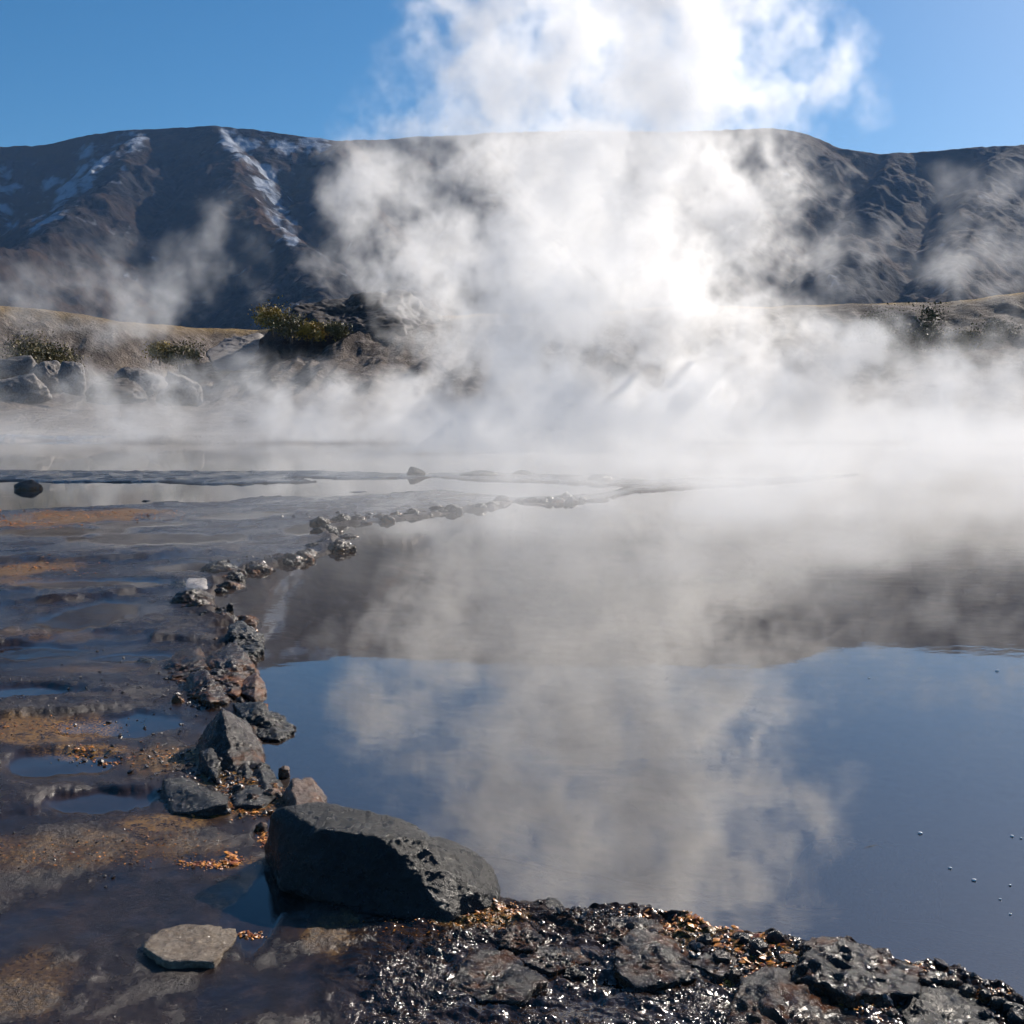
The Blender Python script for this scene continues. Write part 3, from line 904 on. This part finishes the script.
def build_hills():
    # terrace: bearing -> row of its brow, and its distance
    bu = [-900, -300, 0, 60, 120, 200, 260, 330, 420, 520, 620, 680, 760, 850, 940, 1000, 1024, 1300, 2000]
    bv = [300, 302, 305, 312, 322, 327, 330, 322, 318, 315, 310, 306, 307, 306, 306, 297, 294, 290, 290]
    by = [85, 85, 88, 92, 98, 112, 120, 105, 105, 105, 105, 108, 108, 108, 104, 100, 100, 95, 95]
    tu = np.linspace(-1.15, 1.15, 900)
    D = np.concatenate([np.linspace(40, 130, 300), np.linspace(131, 420, 60)])
    T, Y = np.meshgrid(tu, D)
    X = T * Y
    U = T * F + 512
    crest_y = np.interp(U, bu, by)
    ce = np.interp(U, bu, [elev(v) for v in bv])
    nse = fbm(X / 22, Y / 22, 0, 4, 201)
    ch = crest_y * ce + CAM_H
    t = (Y + 7 * nse - 47) / (crest_y - 47)
    left = sst(300, 180, U)
    prof_cliff = 0.10 * sst(0, .35, t) + 0.25 * sst(.35, .72, t) + 0.65 * sst(.72, 1.0, t)
    prof_slope = 0.18 * sst(0, .3, t) + 0.30 * sst(.25, .6, t) + 0.52 * sst(.6, 1.0, t)
    prof = prof_cliff * left + prof_slope * (1 - left)
    gul = fbm(X / 3.2, Y / 14, 1.5, 5, 211, ridged=True)
    Z = 0.2 + (ch - 0.2) * prof
    face = np.clip(prof * (1 - prof) * 4, 0, 1)
    Z += face * (1.3 * nse + 0.8 * (gul - .2)) + 0.10 * fbm(X / 2.2, Y / 2.2, 0, 4, 221) * sst(0.05, .3, t)
    Z = np.where(t > 1, np.minimum(Z, ch + 0.05 * fbm(X / 3, Y / 3, 0, 4, 231) - 0.0 * Y), Z)
    Z += sst(1.0, 1.6, t) * -1.5
    Z = np.where(t < 0, 0.1 - .6 * sst(0, -.1, t), Z)
    me = grid_mesh('hillside', X, Y, Z)
    attr(me, 'top', sst(.89, .99, t) * (1 - .55 * left))
    attr(me, 'leftside', left)
    m = bpy.data.materials.new('hillside_soil')
    k = N(m)
    p = k.pos()
    n1 = k.noise(p, .12, 6, .65); n2 = k.noise(p, .9, 6, .65); n3 = k.noise(p, 4.5, 4, .6)
    c = k.mix(k.ramp(n1, .38, .62), C(.075, .06, .052), C(.17, .14, .12))
    c = k.mix(k.ramp(n2, .48, .68), c, C(.24, .205, .18))
    c = k.mix(k.ramp(n2, .40, .30), c, C(.04, .033, .03))
    grass = k.mix(k.ramp(n3, .35, .65), C(.24, .15, .05), C(.48, .32, .11))
    c = k.mix(k.math('MULTIPLY', k.attr('top'), k.ramp(k.noise(p, .25, 5, .6), .3, .5)), c, grass)
    k.bsdf(c, .9, k.bump(k.math('ADD', n2, k.math('MULTIPLY', n3, .5)), 1.0, .7), .1)
    o = link('hillside', me, m)
    tag(o, kind='structure')

    def boulder_at(u, v, y, wd, hh, mat, label, seed, group=None, name='boulder', cat='boulder', depth=.9, rough=.09, sub=5):
        b = WY(u, v, y)
        rs = np.random.RandomState(seed)
        P = []
        for i in range(22):
            a = rs.uniform(0, 6.28); e = rs.uniform(-.5, 1)
            rr_ = math.sqrt(max(0, 1 - e * e * .8))
            P.append(b + np.array([math.cos(a) * rr_ * wd / 2, math.sin(a) * rr_ * wd / 2 * depth, e * hh]))
        return new_rock(name, P, mat, label, cat, group, sub, seed, rough)
    # outcrop
    def WP(L): return [WY(u, v, y) for u, v, y in L]
    P = WP([(250, 400, 92), (258, 340, 93), (278, 314, 96), (300, 299, 97), (340, 297, 98), (375, 301, 98), (412, 300, 99), (440, 314, 99), (460, 400, 92), (240, 370, 92), (300, 420, 86), (420, 420, 86), (330, 330, 92), (400, 330, 92)])
    P += [p + np.array([0, 14, 0]) for p in P]
    new_rock('rock_outcrop', P, M['outcrop'], 'dark crag standing on the far shore left of the steam plume, bushes on its shoulder', 'crag', None, 7, 501, .06, 34, .02)
    P = WP([(205, 352, 93), (225, 338, 100), (258, 332, 102), (268, 345, 100), (262, 372, 90), (215, 372, 89)])
    P += [p + np.array([0, 9, -1]) for p in P]
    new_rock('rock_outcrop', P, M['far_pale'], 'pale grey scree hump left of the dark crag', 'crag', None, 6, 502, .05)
    P = WP([(700, 420, 88), (690, 380, 92), (700, 330, 100), (740, 318, 103), (790, 335, 100), (800, 380, 92), (790, 420, 88)])
    P += [p + np.array([0, 9, -1]) for p in P]
    new_rock('rock_outcrop', P, M['outcrop'], 'brown cliff half hidden in steam right of the plume under the grassy terrace', 'crag', None, 6, 503, .07)
    P = WP([(880, 410, 78), (880, 404, 80), (960, 402, 80), (1000, 404, 79), (1000, 412, 77)])
    P += [p + np.array([0, 3, 0]) for p in P]
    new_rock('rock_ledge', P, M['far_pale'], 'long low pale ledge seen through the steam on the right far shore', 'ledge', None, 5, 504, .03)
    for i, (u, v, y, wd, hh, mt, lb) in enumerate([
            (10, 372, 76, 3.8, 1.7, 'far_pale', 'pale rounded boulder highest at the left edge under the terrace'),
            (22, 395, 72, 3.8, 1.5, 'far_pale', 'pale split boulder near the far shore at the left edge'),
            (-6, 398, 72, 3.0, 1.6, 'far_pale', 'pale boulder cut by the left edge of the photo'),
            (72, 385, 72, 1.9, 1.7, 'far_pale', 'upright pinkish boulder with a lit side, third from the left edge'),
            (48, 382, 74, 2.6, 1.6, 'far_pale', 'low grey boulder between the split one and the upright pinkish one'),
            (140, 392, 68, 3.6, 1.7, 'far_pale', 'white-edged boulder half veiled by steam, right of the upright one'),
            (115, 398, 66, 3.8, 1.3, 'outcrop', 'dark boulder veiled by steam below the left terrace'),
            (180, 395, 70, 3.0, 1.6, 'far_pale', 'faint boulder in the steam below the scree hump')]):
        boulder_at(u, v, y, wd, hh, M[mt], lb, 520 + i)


# ------------------------------------------------------------------ bushes and trees
def leaf_mat(name, a, b):
    m = bpy.data.materials.new(name)
    k = N(m)
    p = k.pos()
    c = k.mix(k.ramp(k.noise(p, 1.3, 3), .38, .62), C(*a), C(*b))
    k.bsdf(c, .6, None, .2)
    return m


def bush(name, u, v, y, wd, hh, lm, label, seed, n=1800, cone=False, leaf=.09, group=None, z=None):
    rs = np.random.RandomState(seed)
    b = WY(u, v, y)
    e = bpy.data.objects.new(name, None); COL.objects.link(e)
    e.location = b
    tag(e, label, 'tree' if name.endswith('tree') else 'bush', group)
    # trunk and limbs
    V, Fc = [], []; n0 = 0
    tips = []

    def tube(a, c, r0, r1):
        nonlocal n0
        a, c = np.array(a), np.array(c)
        d = c - a; d = d / np.linalg.norm(d)
        s = np.cross(d, [0.3, 1, 0.1]); s /= np.linalg.norm(s); t = np.cross(d, s)
        for q, r in ((a, r0), (c, r1)):
            for i in range(6):
                V.append(q + r * (s * math.cos(i * 1.0472) + t * math.sin(i * 1.0472)))
        for i in range(6):
            Fc.append([n0 + i, n0 + (i + 1) % 6, n0 + 6 + (i + 1) % 6, n0 + 6 + i])
        n0 += 12
    tube((0, 0, -.6), (0, 0, hh * .45), .09 * wd / 2, .05 * wd / 2)
    nl = 16
    for i in range(nl):
        a = rs.uniform(0, 6.28); q = rs.uniform(.15, 1)
        if cone:
            rr_ = wd / 2 * (1.05 - q) * rs.uniform(.5, 1.0); zz = hh * q
        else:
            rr_ = wd / 2 * rs.uniform(.35, 1.0) * math.sqrt(max(0.05, 1 - (q * 1.6 - .8) ** 2)); zz = hh * q * .9
        tip = np.array([math.cos(a) * rr_, math.sin(a) * rr_, zz])
        tube((0, 0, hh * .3 * q), tip, .035 * wd / 2, .012 * wd / 2)
        tips.append(tip)
    tm = link('trunk', mesh_np('trunk', V, Fc), M['bark'], e)
    # leaves as small quads around limb tips
    tips = np.array(tips)
    ci = rs.randint(0, nl, n)
    sp = wd * .13 * (1 + rs.uniform(-.4, .6, nl))
    c = tips[ci] + rs.normal(size=(n, 3)) * sp[ci][:, None] * np.array([1, 1, .75])
    c[:, 2] = np.clip(c[:, 2], -.3, None)
    a = rs.normal(size=(n, 3)); a /= np.linalg.norm(a, axis=1)[:, None]
    bb = np.cross(a, rs.normal(size=(n, 3))); bb /= np.linalg.norm(bb, axis=1)[:, None]
    s = leaf * rs.uniform(.6, 1.5, n)[:, None]
    v4 = np.stack([c + a * s, c + bb * s * .6, c - a * s, c - bb * s * .6], 1).reshape(-1, 3)
    f = np.arange(n * 4).reshape(-1, 4)
    link('crown', mesh_np('crown', v4, f, False), lm, e)
    return e


def build_plants():
    M['bark'] = bpy.data.materials.new('bark')
    k = N(M['bark']); k.bsdf(k.mix(k.noise(k.pos(), 6), C(.05, .04, .03), C(.12, .10, .08)), .9)
    ye = leaf_mat('yellow_leaves', (.20, .14, .03), (.40, .28, .06))
    ol = leaf_mat('olive_leaves', (.10, .085, .035), (.20, .165, .07))
    dk = leaf_mat('dark_leaves', (.03, .04, .02), (.085, .085, .035))
    B = [('bush', 272, 328, 91, 2.6, 1.5, ye, 'yellow-green bush at the left end of the crag shoulder'),
         ('bush', 291, 336, 90, 2.8, 1.5, ol, 'olive bush hanging over the crag edge, second from the left'),
         ('bush', 312, 337, 90, 2.2, 1.0, ye, 'low yellow bush in the middle of the crag shoulder'),
         ('bush', 336, 336, 90, 1.9, .8, ol, 'smallest olive bush at the right end of the crag shoulder'),
         ('bush', 32, 368, 78, 3.2, 1.9, ol, 'olive bush above the pale boulders at far left'),
         ('bush', 58, 366, 80, 2.6, 1.2, ol, 'low dull bush to the right of the far left olive bush'),
         ('bush', 180, 364, 86, 2.8, 1.6, ol, 'olive bush in thin steam left of the pale scree hump'),
         ('bush', 160, 358, 88, 2.2, 1.0, ye, 'yellowish low bush under the left terrace slope'),
         ('tree', 928, 352, 82, 3.2, 3.0, dk, 'dark pointed tree on the right slope, tallest of the group', True),
         ('bush', 880, 350, 84, 3.4, 2.7, dk, 'dark bush left of the tallest tree on the right slope'),
         ('bush', 904, 356, 80, 2.8, 1.7, dk, 'low dark bush between the tallest tree and the bush left of it'),
         ('bush', 955, 352, 82, 2.6, 1.4, ol, 'small olive bush right beside the tallest tree'),
         ('bush', 996, 350, 86, 3.2, 2.4, dk, 'grey-looking bush in thin steam near the right edge')]
    for i, b in enumerate(B):
        nm, u, v, y, wd, hh, lm, lb = b[:8]
        bush(nm, u, v, y, wd, hh, lm, lb, 700 + i, 1900, len(b) > 8)


# ------------------------------------------------------------------ mountains
def build_mountains():
    su = [-1200, -600, -200, 0, 60, 100, 130, 180, 220, 260, 300, 340, 360, 420, 500, 600, 700, 770, 800, 830, 870, 920, 980, 1024, 1300, 2200]
    sv = [190, 165, 150, 148, 146, 136, 130, 127, 127, 130, 135, 139, 138, 134, 131, 130, 131, 131, 135, 148, 155, 152, 147, 146, 150, 200]
    D0, D1 = 700.0, 2700.0
    tu = np.linspace(-1.35, 1.35, 1500)
    D = np.linspace(D0, D1, 620)
    T, Y = np.meshgrid(tu, D)
    X = T * Y
    U = T * F + 512
    YC = 2100.0

    def P3(u, v, y):
        return WY(u, v, y)
    # crest sheet: falls away from the skyline to front
    ce = np.interp(U, su, [elev(v) for v in sv])
    crest = ce * YC + CAM_H
    wn = 60 * fbm(X / 420, Y / 420, 0, 4, 301)
    wm = 60 * fbm(X / 420, Y / 420, 5, 4, 302)
    Xw, Yw = X + wn, Y + wm
    t = (YC - Yw)
    H = crest - 0.80 * np.clip(t, 0, None) - 0.25 * np.clip(-t, 0, None)
    spurs = [
        [(215, 127, 2100), (232, 160, 1900), (252, 200, 1700), (282, 240, 1480), (305, 272, 1300), (330, 300, 1100)],
        [(138, 131, 2100), (128, 165, 1900), (90, 195, 1700), (40, 235, 1450), (-20, 280, 1200)],
        [(0, 148, 2100), (-60, 180, 1850), (-140, 230, 1500), (-200, 290, 1150)],
        [(345, 138, 2100), (352, 180, 1850), (372, 230, 1600), (400, 280, 1350), (430, 310, 1100)],
        [(470, 132, 2100), (500, 190, 1800), (520, 250, 1500), (560, 305, 1150)],
        [(610, 130, 2100), (640, 185, 1800), (655, 240, 1550), (660, 300, 1200)],
        [(800, 135, 2100), (775, 175, 1900), (745, 220, 1700), (715, 265, 1450), (690, 305, 1150)],
        [(905, 152, 2100), (880, 190, 1900), (850, 230, 1650), (830, 280, 1350)],
        [(1010, 146, 2100), (985, 185, 1900), (960, 235, 1600), (950, 290, 1250)],
        [(1150, 148, 2100), (1120, 200, 1850), (1100, 260, 1450)],
        [(1500, 160, 2100), (1400, 220, 1700), (1350, 290, 1300)],
        [(-600, 165, 2100), (-500, 220, 1700), (-450, 290, 1300)]]
    for s in spurs:
        Q = [P3(*q) for q in s]
        for a, b in zip(Q[:-1], Q[1:]):
            e = b[:2] - a[:2]
            tt = np.clip(((Xw - a[0]) * e[0] + (Yw - a[1]) * e[1]) / (e @ e), 0, 1)
            dd = np.hypot(Xw - a[0] - tt * e[0], Yw - a[1] - tt * e[1])
            hz = a[2] + (b[2] - a[2]) * tt
            H = np.maximum(H, hz - 0.72 * np.sqrt(dd * dd + 400) + 14)
    top = sst(0, 120, t)
    rg = fbm(X / 260, Y / 330, 0, 6, 311, ridged=True)
    fi = fbm(X / 60, Y / 90, 0, 5, 321, ridged=True)
    H += (17 * (rg - .3) + 11 * (fi - .3)) * (0.08 + .92 * top) + 2.5 * fbm(X / 14, Y / 14, 0, 3, 331)
    H = np.minimum(H, crest + 3 * fbm(X / 30, Y / 30, 1, 3, 333)) if True else H
    H = np.maximum(H, -5 + 10 * fbm(X / 200, Y / 200, 0, 3, 341))
    H = np.where(Y < 760, np.minimum(H, 5), H)
    me = grid_mesh('mountains', X, Y, H)
    # snow lies in the two hollows
    el = (H - CAM_H) / Y
    b = (el * CP + SP) / (CP - el * SP)
    V = 512 - b * F
    Uc = 512 + (T * (CP + b * SP)) * F
    sn = fbm(X / 55, Y / 55, H / 80, 6, 351, gain=.6)
    def gauss(pts, wdt):
        m_ = np.zeros_like(Uc)
        P = np.array(pts, float)
        return np.clip(1.3 - seg_dist(Uc.ravel(), V.ravel(), P, False).reshape(Uc.shape) / wdt, 0, 1)
    g1 = gauss([(228, 132), (248, 160), (266, 188), (279, 214), (292, 240)], 15) + .75 * gauss([(235, 138), (290, 140), (315, 150)], 16) + .6 * gauss([(268, 178), (285, 150)], 10)
    g2 = .8 * gauss([(135, 140), (110, 160), (80, 190), (40, 225)], 15) + .75 * gauss([(100, 150), (40, 175), (0, 205), (-60, 230)], 34)
    snow = sst(.40, .85, np.clip(g1 * .85 + .6 * g2, 0, 1.0) * .74 + sn * 1.35 + .35 * fbm(X / 16, Y / 16, 0, 3, 361)) * .8
    snow *= (Y < 2300)
    attr(me, 'snow', snow)
    m = bpy.data.materials.new('mountain_ground')
    k = N(m)
    p = k.pos()
    n1 = k.noise(p, .004, 7, .62); n2 = k.noise(p, .02, 7, .65); n3 = k.noise(p, .09, 4, .6)
    c = k.mix(k.ramp(n1, .38, .62), C(.011, .011, .013), C(.062, .036, .021))
    c = k.mix(k.ramp(n2, .45, .68), c, C(.02, .021, .025))
    c = k.mix(k.math('MULTIPLY', k.ramp(n3, .5, .7), .5), c, C(.05, .042, .035))
    c = k.mix(k.attr('snow'), c, C(.36, .40, .47))  # snow dimmed and blued: the gully's shade is put into its colour
    k.bsdf(c, .95, k.bump(k.math('ADD', n2, k.math('MULTIPLY', n3, .3)), .8, 9), .05)
    o = link('mountains', me, m)
    tag(o, kind='structure')


# ------------------------------------------------------------------ steam: density grids grown by geometry nodes
class G:
    def __init__(self, name):
        self.nt = bpy.data.node_groups.new(name, 'GeometryNodeTree')
        self.nt.interface.new_socket('Geometry', in_out='INPUT', socket_type='NodeSocketGeometry')
        self.nt.interface.new_socket('Geometry', in_out='OUTPUT', socket_type='NodeSocketGeometry')
        self.out = self.nt.nodes.new('NodeGroupOutput')

    def n(self, t, **kw):
        nd = self.nt.nodes.new(t)
        for k, v in kw.items(): setattr(nd, k, v)
        return nd

    def set(self, s, v):
        if isinstance(v, bpy.types.NodeSocket): self.nt.links.new(v, s)
        else: s.default_value = v

    def m(self, op, a, b=0.0, c=None, clamp=False):
        nd = self.n('ShaderNodeMath', operation=op, use_clamp=clamp)
        self.set(nd.inputs[0], a); self.set(nd.inputs[1], b)
        if c is not None: self.set(nd.inputs[2], c)
        return nd.outputs[0]

    def v(self, op, a, b=(0, 0, 0), c=None):
        nd = self.n('ShaderNodeVectorMath', operation=op)
        self.set(nd.inputs[0], a)
        self.set(nd.inputs[1], b)
        if c is not None: self.set(nd.inputs[2], c)
        return nd

    def scale(self, a, s):
        nd = self.n('ShaderNodeVectorMath', operation='SCALE')
        self.set(nd.inputs[0], a); self.set(nd.inputs[3], s)
        return nd.outputs[0]

    def ramp(self, f, lo, hi, a=0.0, b=1.0):
        nd = self.n('ShaderNodeMapRange', interpolation_type='SMOOTHSTEP')
        self.set(nd.inputs[0], f)
        for i, q in enumerate((lo, hi, a, b)): self.set(nd.inputs[1 + i], q)
        return nd.outputs[0]

    def noise(self, vec, scale, detail, rough=.55, dist=0.0, color=False):
        nd = self.n('ShaderNodeTexNoise')
        self.set(nd.inputs['Vector'], vec); nd.inputs['Scale'].default_value = scale
        nd.inputs['Detail'].default_value = detail; nd.inputs['Roughness'].default_value = rough
        nd.inputs['Distortion'].default_value = dist
        return nd.outputs['Color' if color else 'Fac']


def steam_mat(name, dens, aniso, color=(1, 1, 1)):
    m = bpy.data.materials.new(name)
    k = N(m)
    a = k.n('ShaderNodeAttribute', attribute_name='density')
    pv = k.n('ShaderNodeVolumePrincipled')
    pv.inputs['Color'].default_value = C(*color)
    pv.inputs['Density'].default_value = dens
    pv.inputs['Density Attribute'].default_value = 'density'
    pv.inputs['Anisotropy'].default_value = aniso
    k.nt.links.new(pv.outputs[0], k.out.inputs['Volume'])
    return m


def steam(name, label, lo, hi, vox, puffs, mat, freq=.22, warp=1.1, erode=1.5, seed=0.0, fine=.5, floor_fade=0.05, edge=(.0, .5), low=None):
    g = G(name + '_growth')
    pos = g.n('GeometryNodeInputPosition').outputs[0]
    sh = g.v('ADD', pos, (seed, seed * 1.7, -seed)).outputs[0]
    # curl-like warp in two scales
    w1 = g.v('SUBTRACT', g.noise(sh, freq, 2, .5, 0, True), (.5, .5, .5)).outputs[0]
    w2 = g.v('SUBTRACT', g.noise(sh, freq * 3.1, 2, .55, 0, True), (.5, .5, .5)).outputs[0]
    wp = g.v('ADD', pos, g.scale(w1, warp * 4)).outputs[0]
    wp = g.v('ADD', wp, g.scale(w2, warp * 1.5)).outputs[0]
    field = None
    for (cx, cy_, cz, rx, ry, rz, s) in puffs:
        d = g.v('SUBTRACT', wp, (cx, cy_, cz)).outputs[0]
        d = g.v('DIVIDE', d, (rx, ry, rz)).outputs[0]
        L = g.v('LENGTH', d).outputs['Value']
        q = g.ramp(L, 1.25, 0.15, 0.0, s)
        if field is None: field = q
        else: field = g.m('MAXIMUM', field, g.m('ADD', q, g.m('MULTIPLY', field, 0.25)))
    sh2 = g.v('ADD', sh, g.scale(w2, 2.2)).outputs[0]
    nb = g.noise(sh2, freq * 2.2, 9, .60, .35)
    field = g.m('MINIMUM', field, 1.1)
    f = g.m('ADD', field, g.m('MULTIPLY', g.m('SUBTRACT', nb, .53), erode))
    # gate noise by presence of steam
    f = g.m('MULTIPLY', f, g.ramp(field, 0.0, .18))
    den = g.ramp(f, edge[0], edge[1])
    den = g.m('MULTIPLY', den, g.m('ADD', g.m('MULTIPLY', field, .85), .15))
    # torn filaments : ridged fine noise stretched by the swirl
    sw = g.v('ADD', sh, g.scale(w1, 3.0)).outputs[0]
    sw = g.v('ADD', sw, g.scale(w2, 1.8)).outputs[0]
    hn = g.noise(sw, freq * 4.6, 5, .62, .6)
    rd = g.m('SUBTRACT', 1.0, g.m('MULTIPLY', g.m('ABSOLUTE', g.m('SUBTRACT', hn, .5)), 5.0), clamp=True)
    thin = g.ramp(field, 1.0, .2)
    tear = g.m('ADD', g.m('MULTIPLY', g.m('SUBTRACT', rd, .5), g.m('ADD', g.m('MULTIPLY', thin, 1.3), .8)), 1.0)
    den = g.m('MULTIPLY', den, g.m('MAXIMUM', tear, 0.05))
    if low is not None:
        # sheet of ground fog hugging the water
        (x0, y0, y1, zt, amt) = low
        sep = g.n('ShaderNodeSeparateXYZ'); g.nt.links.new(wp, sep.inputs[0])
        pz = g.n('ShaderNodeSeparateXYZ'); g.nt.links.new(pos, pz.inputs[0])
        hz = g.m('POWER', g.ramp(sep.outputs[2], zt, -.3), 1.6)
        yy = g.m('MULTIPLY', g.ramp(pz.outputs[1], y0, y0 + 6), g.ramp(pz.outputs[1], y1, y1 - 6))
        xx = g.ramp(pz.outputs[0], -22, 6, .26, .46)
        sheet = g.m('MULTIPLY', g.m('MULTIPLY', hz, yy), g.m('MULTIPLY', xx, amt))
        den = g.m('ADD', den, g.m('MULTIPLY', sheet, g.ramp(nb, .38, .68, .02, 2.0)))
    if low is not None:
        thinm = g.m('MULTIPLY', g.ramp(sep.outputs[2], 1.7, -.2), g.m('MULTIPLY', g.ramp(pz.outputs[1], 5.5, 14), g.ramp(pz.outputs[0], -5, 3)))
        den = g.m('ADD', den, g.m('MULTIPLY', g.m('MULTIPLY', thinm, g.ramp(pz.outputs[1], 34, 24)), g.m('MULTIPLY', g.ramp(nb, .47, .66), .85)))
    # fade at the walls of the grid
    ps = g.n('ShaderNodeSeparateXYZ'); g.nt.links.new(pos, ps.inputs[0])
    for ax in range(3):
        span = min(2.0, (hi[ax] - lo[ax]) * .12)
        if ax == 2:
            den = g.m('MULTIPLY', den, g.ramp(ps.outputs[ax], hi[ax], hi[ax] - span))
            den = g.m('MULTIPLY', den, g.ramp(ps.outputs[ax], lo[ax], lo[ax] + floor_fade))
        else:
            den = g.m('MULTIPLY', den, g.m('MULTIPLY', g.ramp(ps.outputs[ax], lo[ax], lo[ax] + span), g.ramp(ps.outputs[ax], hi[ax], hi[ax] - span)))
    den = g.m('MAXIMUM', g.m('SUBTRACT', den, .004), 0)
    vc = g.n('GeometryNodeVolumeCube')
    g.set(vc.inputs['Density'], den)
    vc.inputs['Min'].default_value = lo; vc.inputs['Max'].default_value = hi
    for ax, nm in enumerate(('Resolution X', 'Resolution Y', 'Resolution Z')):
        vc.inputs[nm].default_value = int(round((hi[ax] - lo[ax]) / vox))
    sm = g.n('GeometryNodeSetMaterial')
    sm.inputs['Material'].default_value = mat
    g.nt.links.new(vc.outputs[0], sm.inputs[0])
    g.nt.links.new(sm.outputs[0], g.out.inputs[0])
    vd = bpy.data.volumes.new(name)
    vd.materials.append(mat)
    o = bpy.data.objects.new(name, vd)
    COL.objects.link(o)
    md = o.modifiers.new('growth', 'NODES')
    md.node_group = g.nt
    tag(o, label, 'steam', kind='stuff')
    return o


def build_steam():
    def pf(u, v, ru, rv, y, ry, s):
        c = WY(u, v, y)
        return (c[0], y, c[2], ru * y / F, ry, rv * y / F, s)
    y = 33
    plume = [pf(500, 440, 130, 60, y, 2.0, 1.08), pf(520, 370, 115, 90, y, 2.0, 1.08), pf(560, 300, 150, 90, y, 2.0, 1.08), pf(590, 230, 175, 85, y, 2.0, 1.08),
             pf(440, 250, 150, 75, y, 1.1, .85), pf(390, 185, 105, 65, y, 1.1, .7), pf(370, 225, 70, 50, y, 1.1, .5), pf(710, 190, 150, 95, y, 1.1, .8), pf(600, 150, 190, 90, y, 2.0, 1.08),
             pf(450, 110, 120, 55, y, 1.1, .72), pf(560, 60, 170, 90, y, 1.9, .95), pf(680, 60, 160, 90, y, 1.9, .95), pf(780, 80, 110, 85, y, 1.1, .8), pf(500, 10, 110, 60, y, 1.1, .75), pf(640, -20, 220, 90, y, 1.9, .95), pf(600, -110, 230, 100, y, 1.1, .8),
             pf(690, 330, 150, 90, y, 1.5, .95), pf(640, 410, 170, 55, y, 1.7, .85), pf(560, 410, 150, 70, y - 2.5, 1.2, .7), pf(640, 290, 130, 70, y + 2.5, 1.2, .7), pf(440, 330, 70, 70, y, 1.1, .6), pf(770, 260, 90, 70, y, 1.1, .55), pf(410, 415, 90, 45, y, 1.1, .7)]
    mp = steam_mat('steam_plume_vapour', .95, .42)
    steam('steam_plume', 'dense white steam plume rising from the far side of the pool', (-9, 27, 0.02), (13, 39, 18.5), .09, plume, mp,
          freq=.34, warp=.8, erode=3.4, seed=5.3, edge=(.0, 1.15))
    y = 42
    bank = [pf(130, 290, 120, 60, y, 1.8, .46), pf(40, 300, 110, 60, y, 1.8, .42), pf(230, 250, 60, 70, y, 1.6, .38), pf(230, 385, 130, 50, y, 2.4, .4), pf(120, 400, 130, 50, y, 2.4, .5), pf(330, 420, 120, 60, y, 2.4, .75),
            pf(760, 400, 160, 70, y, 2.8, 1.0), pf(830, 350, 120, 60, y, 2.4, .75), pf(850, 260, 60, 40, y, 1.6, .5), pf(720, 280, 70, 40, y, 1.6, .5), pf(980, 260, 90, 70, y, 1.6, .42), pf(1000, 190, 80, 50, y, 1.6, .38),
            pf(970, 390, 150, 70, y, 2.6, .75), pf(900, 440, 250, 50, y, 3.5, .72), pf(600, 440, 200, 50, y, 5, .9), pf(1100, 330, 110, 120, y, 1.6, .5), pf(-80, 360, 110, 90, y, 2.4, .4)]
    mb = steam_mat('steam_bank_vapour', .95, .12, (.965, .965, .965))
    steam('steam_bank', 'low bank of drifting steam over the far water from left to right', (-26, 5, 0.02), (28, 50, 12.5), .175, bank, mb,
          freq=.28, warp=.9, erode=3.2, seed=11.0, edge=(.0, 1.3), low=(0, 20, 50, 2.8, .20))


# ------------------------------------------------------------------ haze
def build_haze():
    me = bpy.data.meshes.new('haze')
    bm = bmesh.new()
    bmesh.ops.create_cube(bm, size=1.0)
    for v in bm.verts:
        v.co.x *= 20000; v.co.y *= 20000; v.co.z = -20 if v.co.z < 0 else 560
    bm.to_mesh(me); bm.free()
    m = bpy.data.materials.new('thin_air')
    k = N(m)
    pv = k.n('ShaderNodeVolumePrincipled')
    pv.inputs['Color'].default_value = C(.3, .55, 1.0)
    pv.inputs['Density'].default_value = 0.00006
    pv.inputs['Anisotropy'].default_value = 0.0
    k.nt.links.new(pv.outputs[0], k.out.inputs['Volume'])
    o = link('haze', me, m)
    tag(o, 'thin blue air over the whole valley', 'haze', kind='stuff')


build_ground()
build_water()
build_rocks()
build_stuff()
build_hills()
build_plants()
build_mountains()
build_steam()
build_haze()
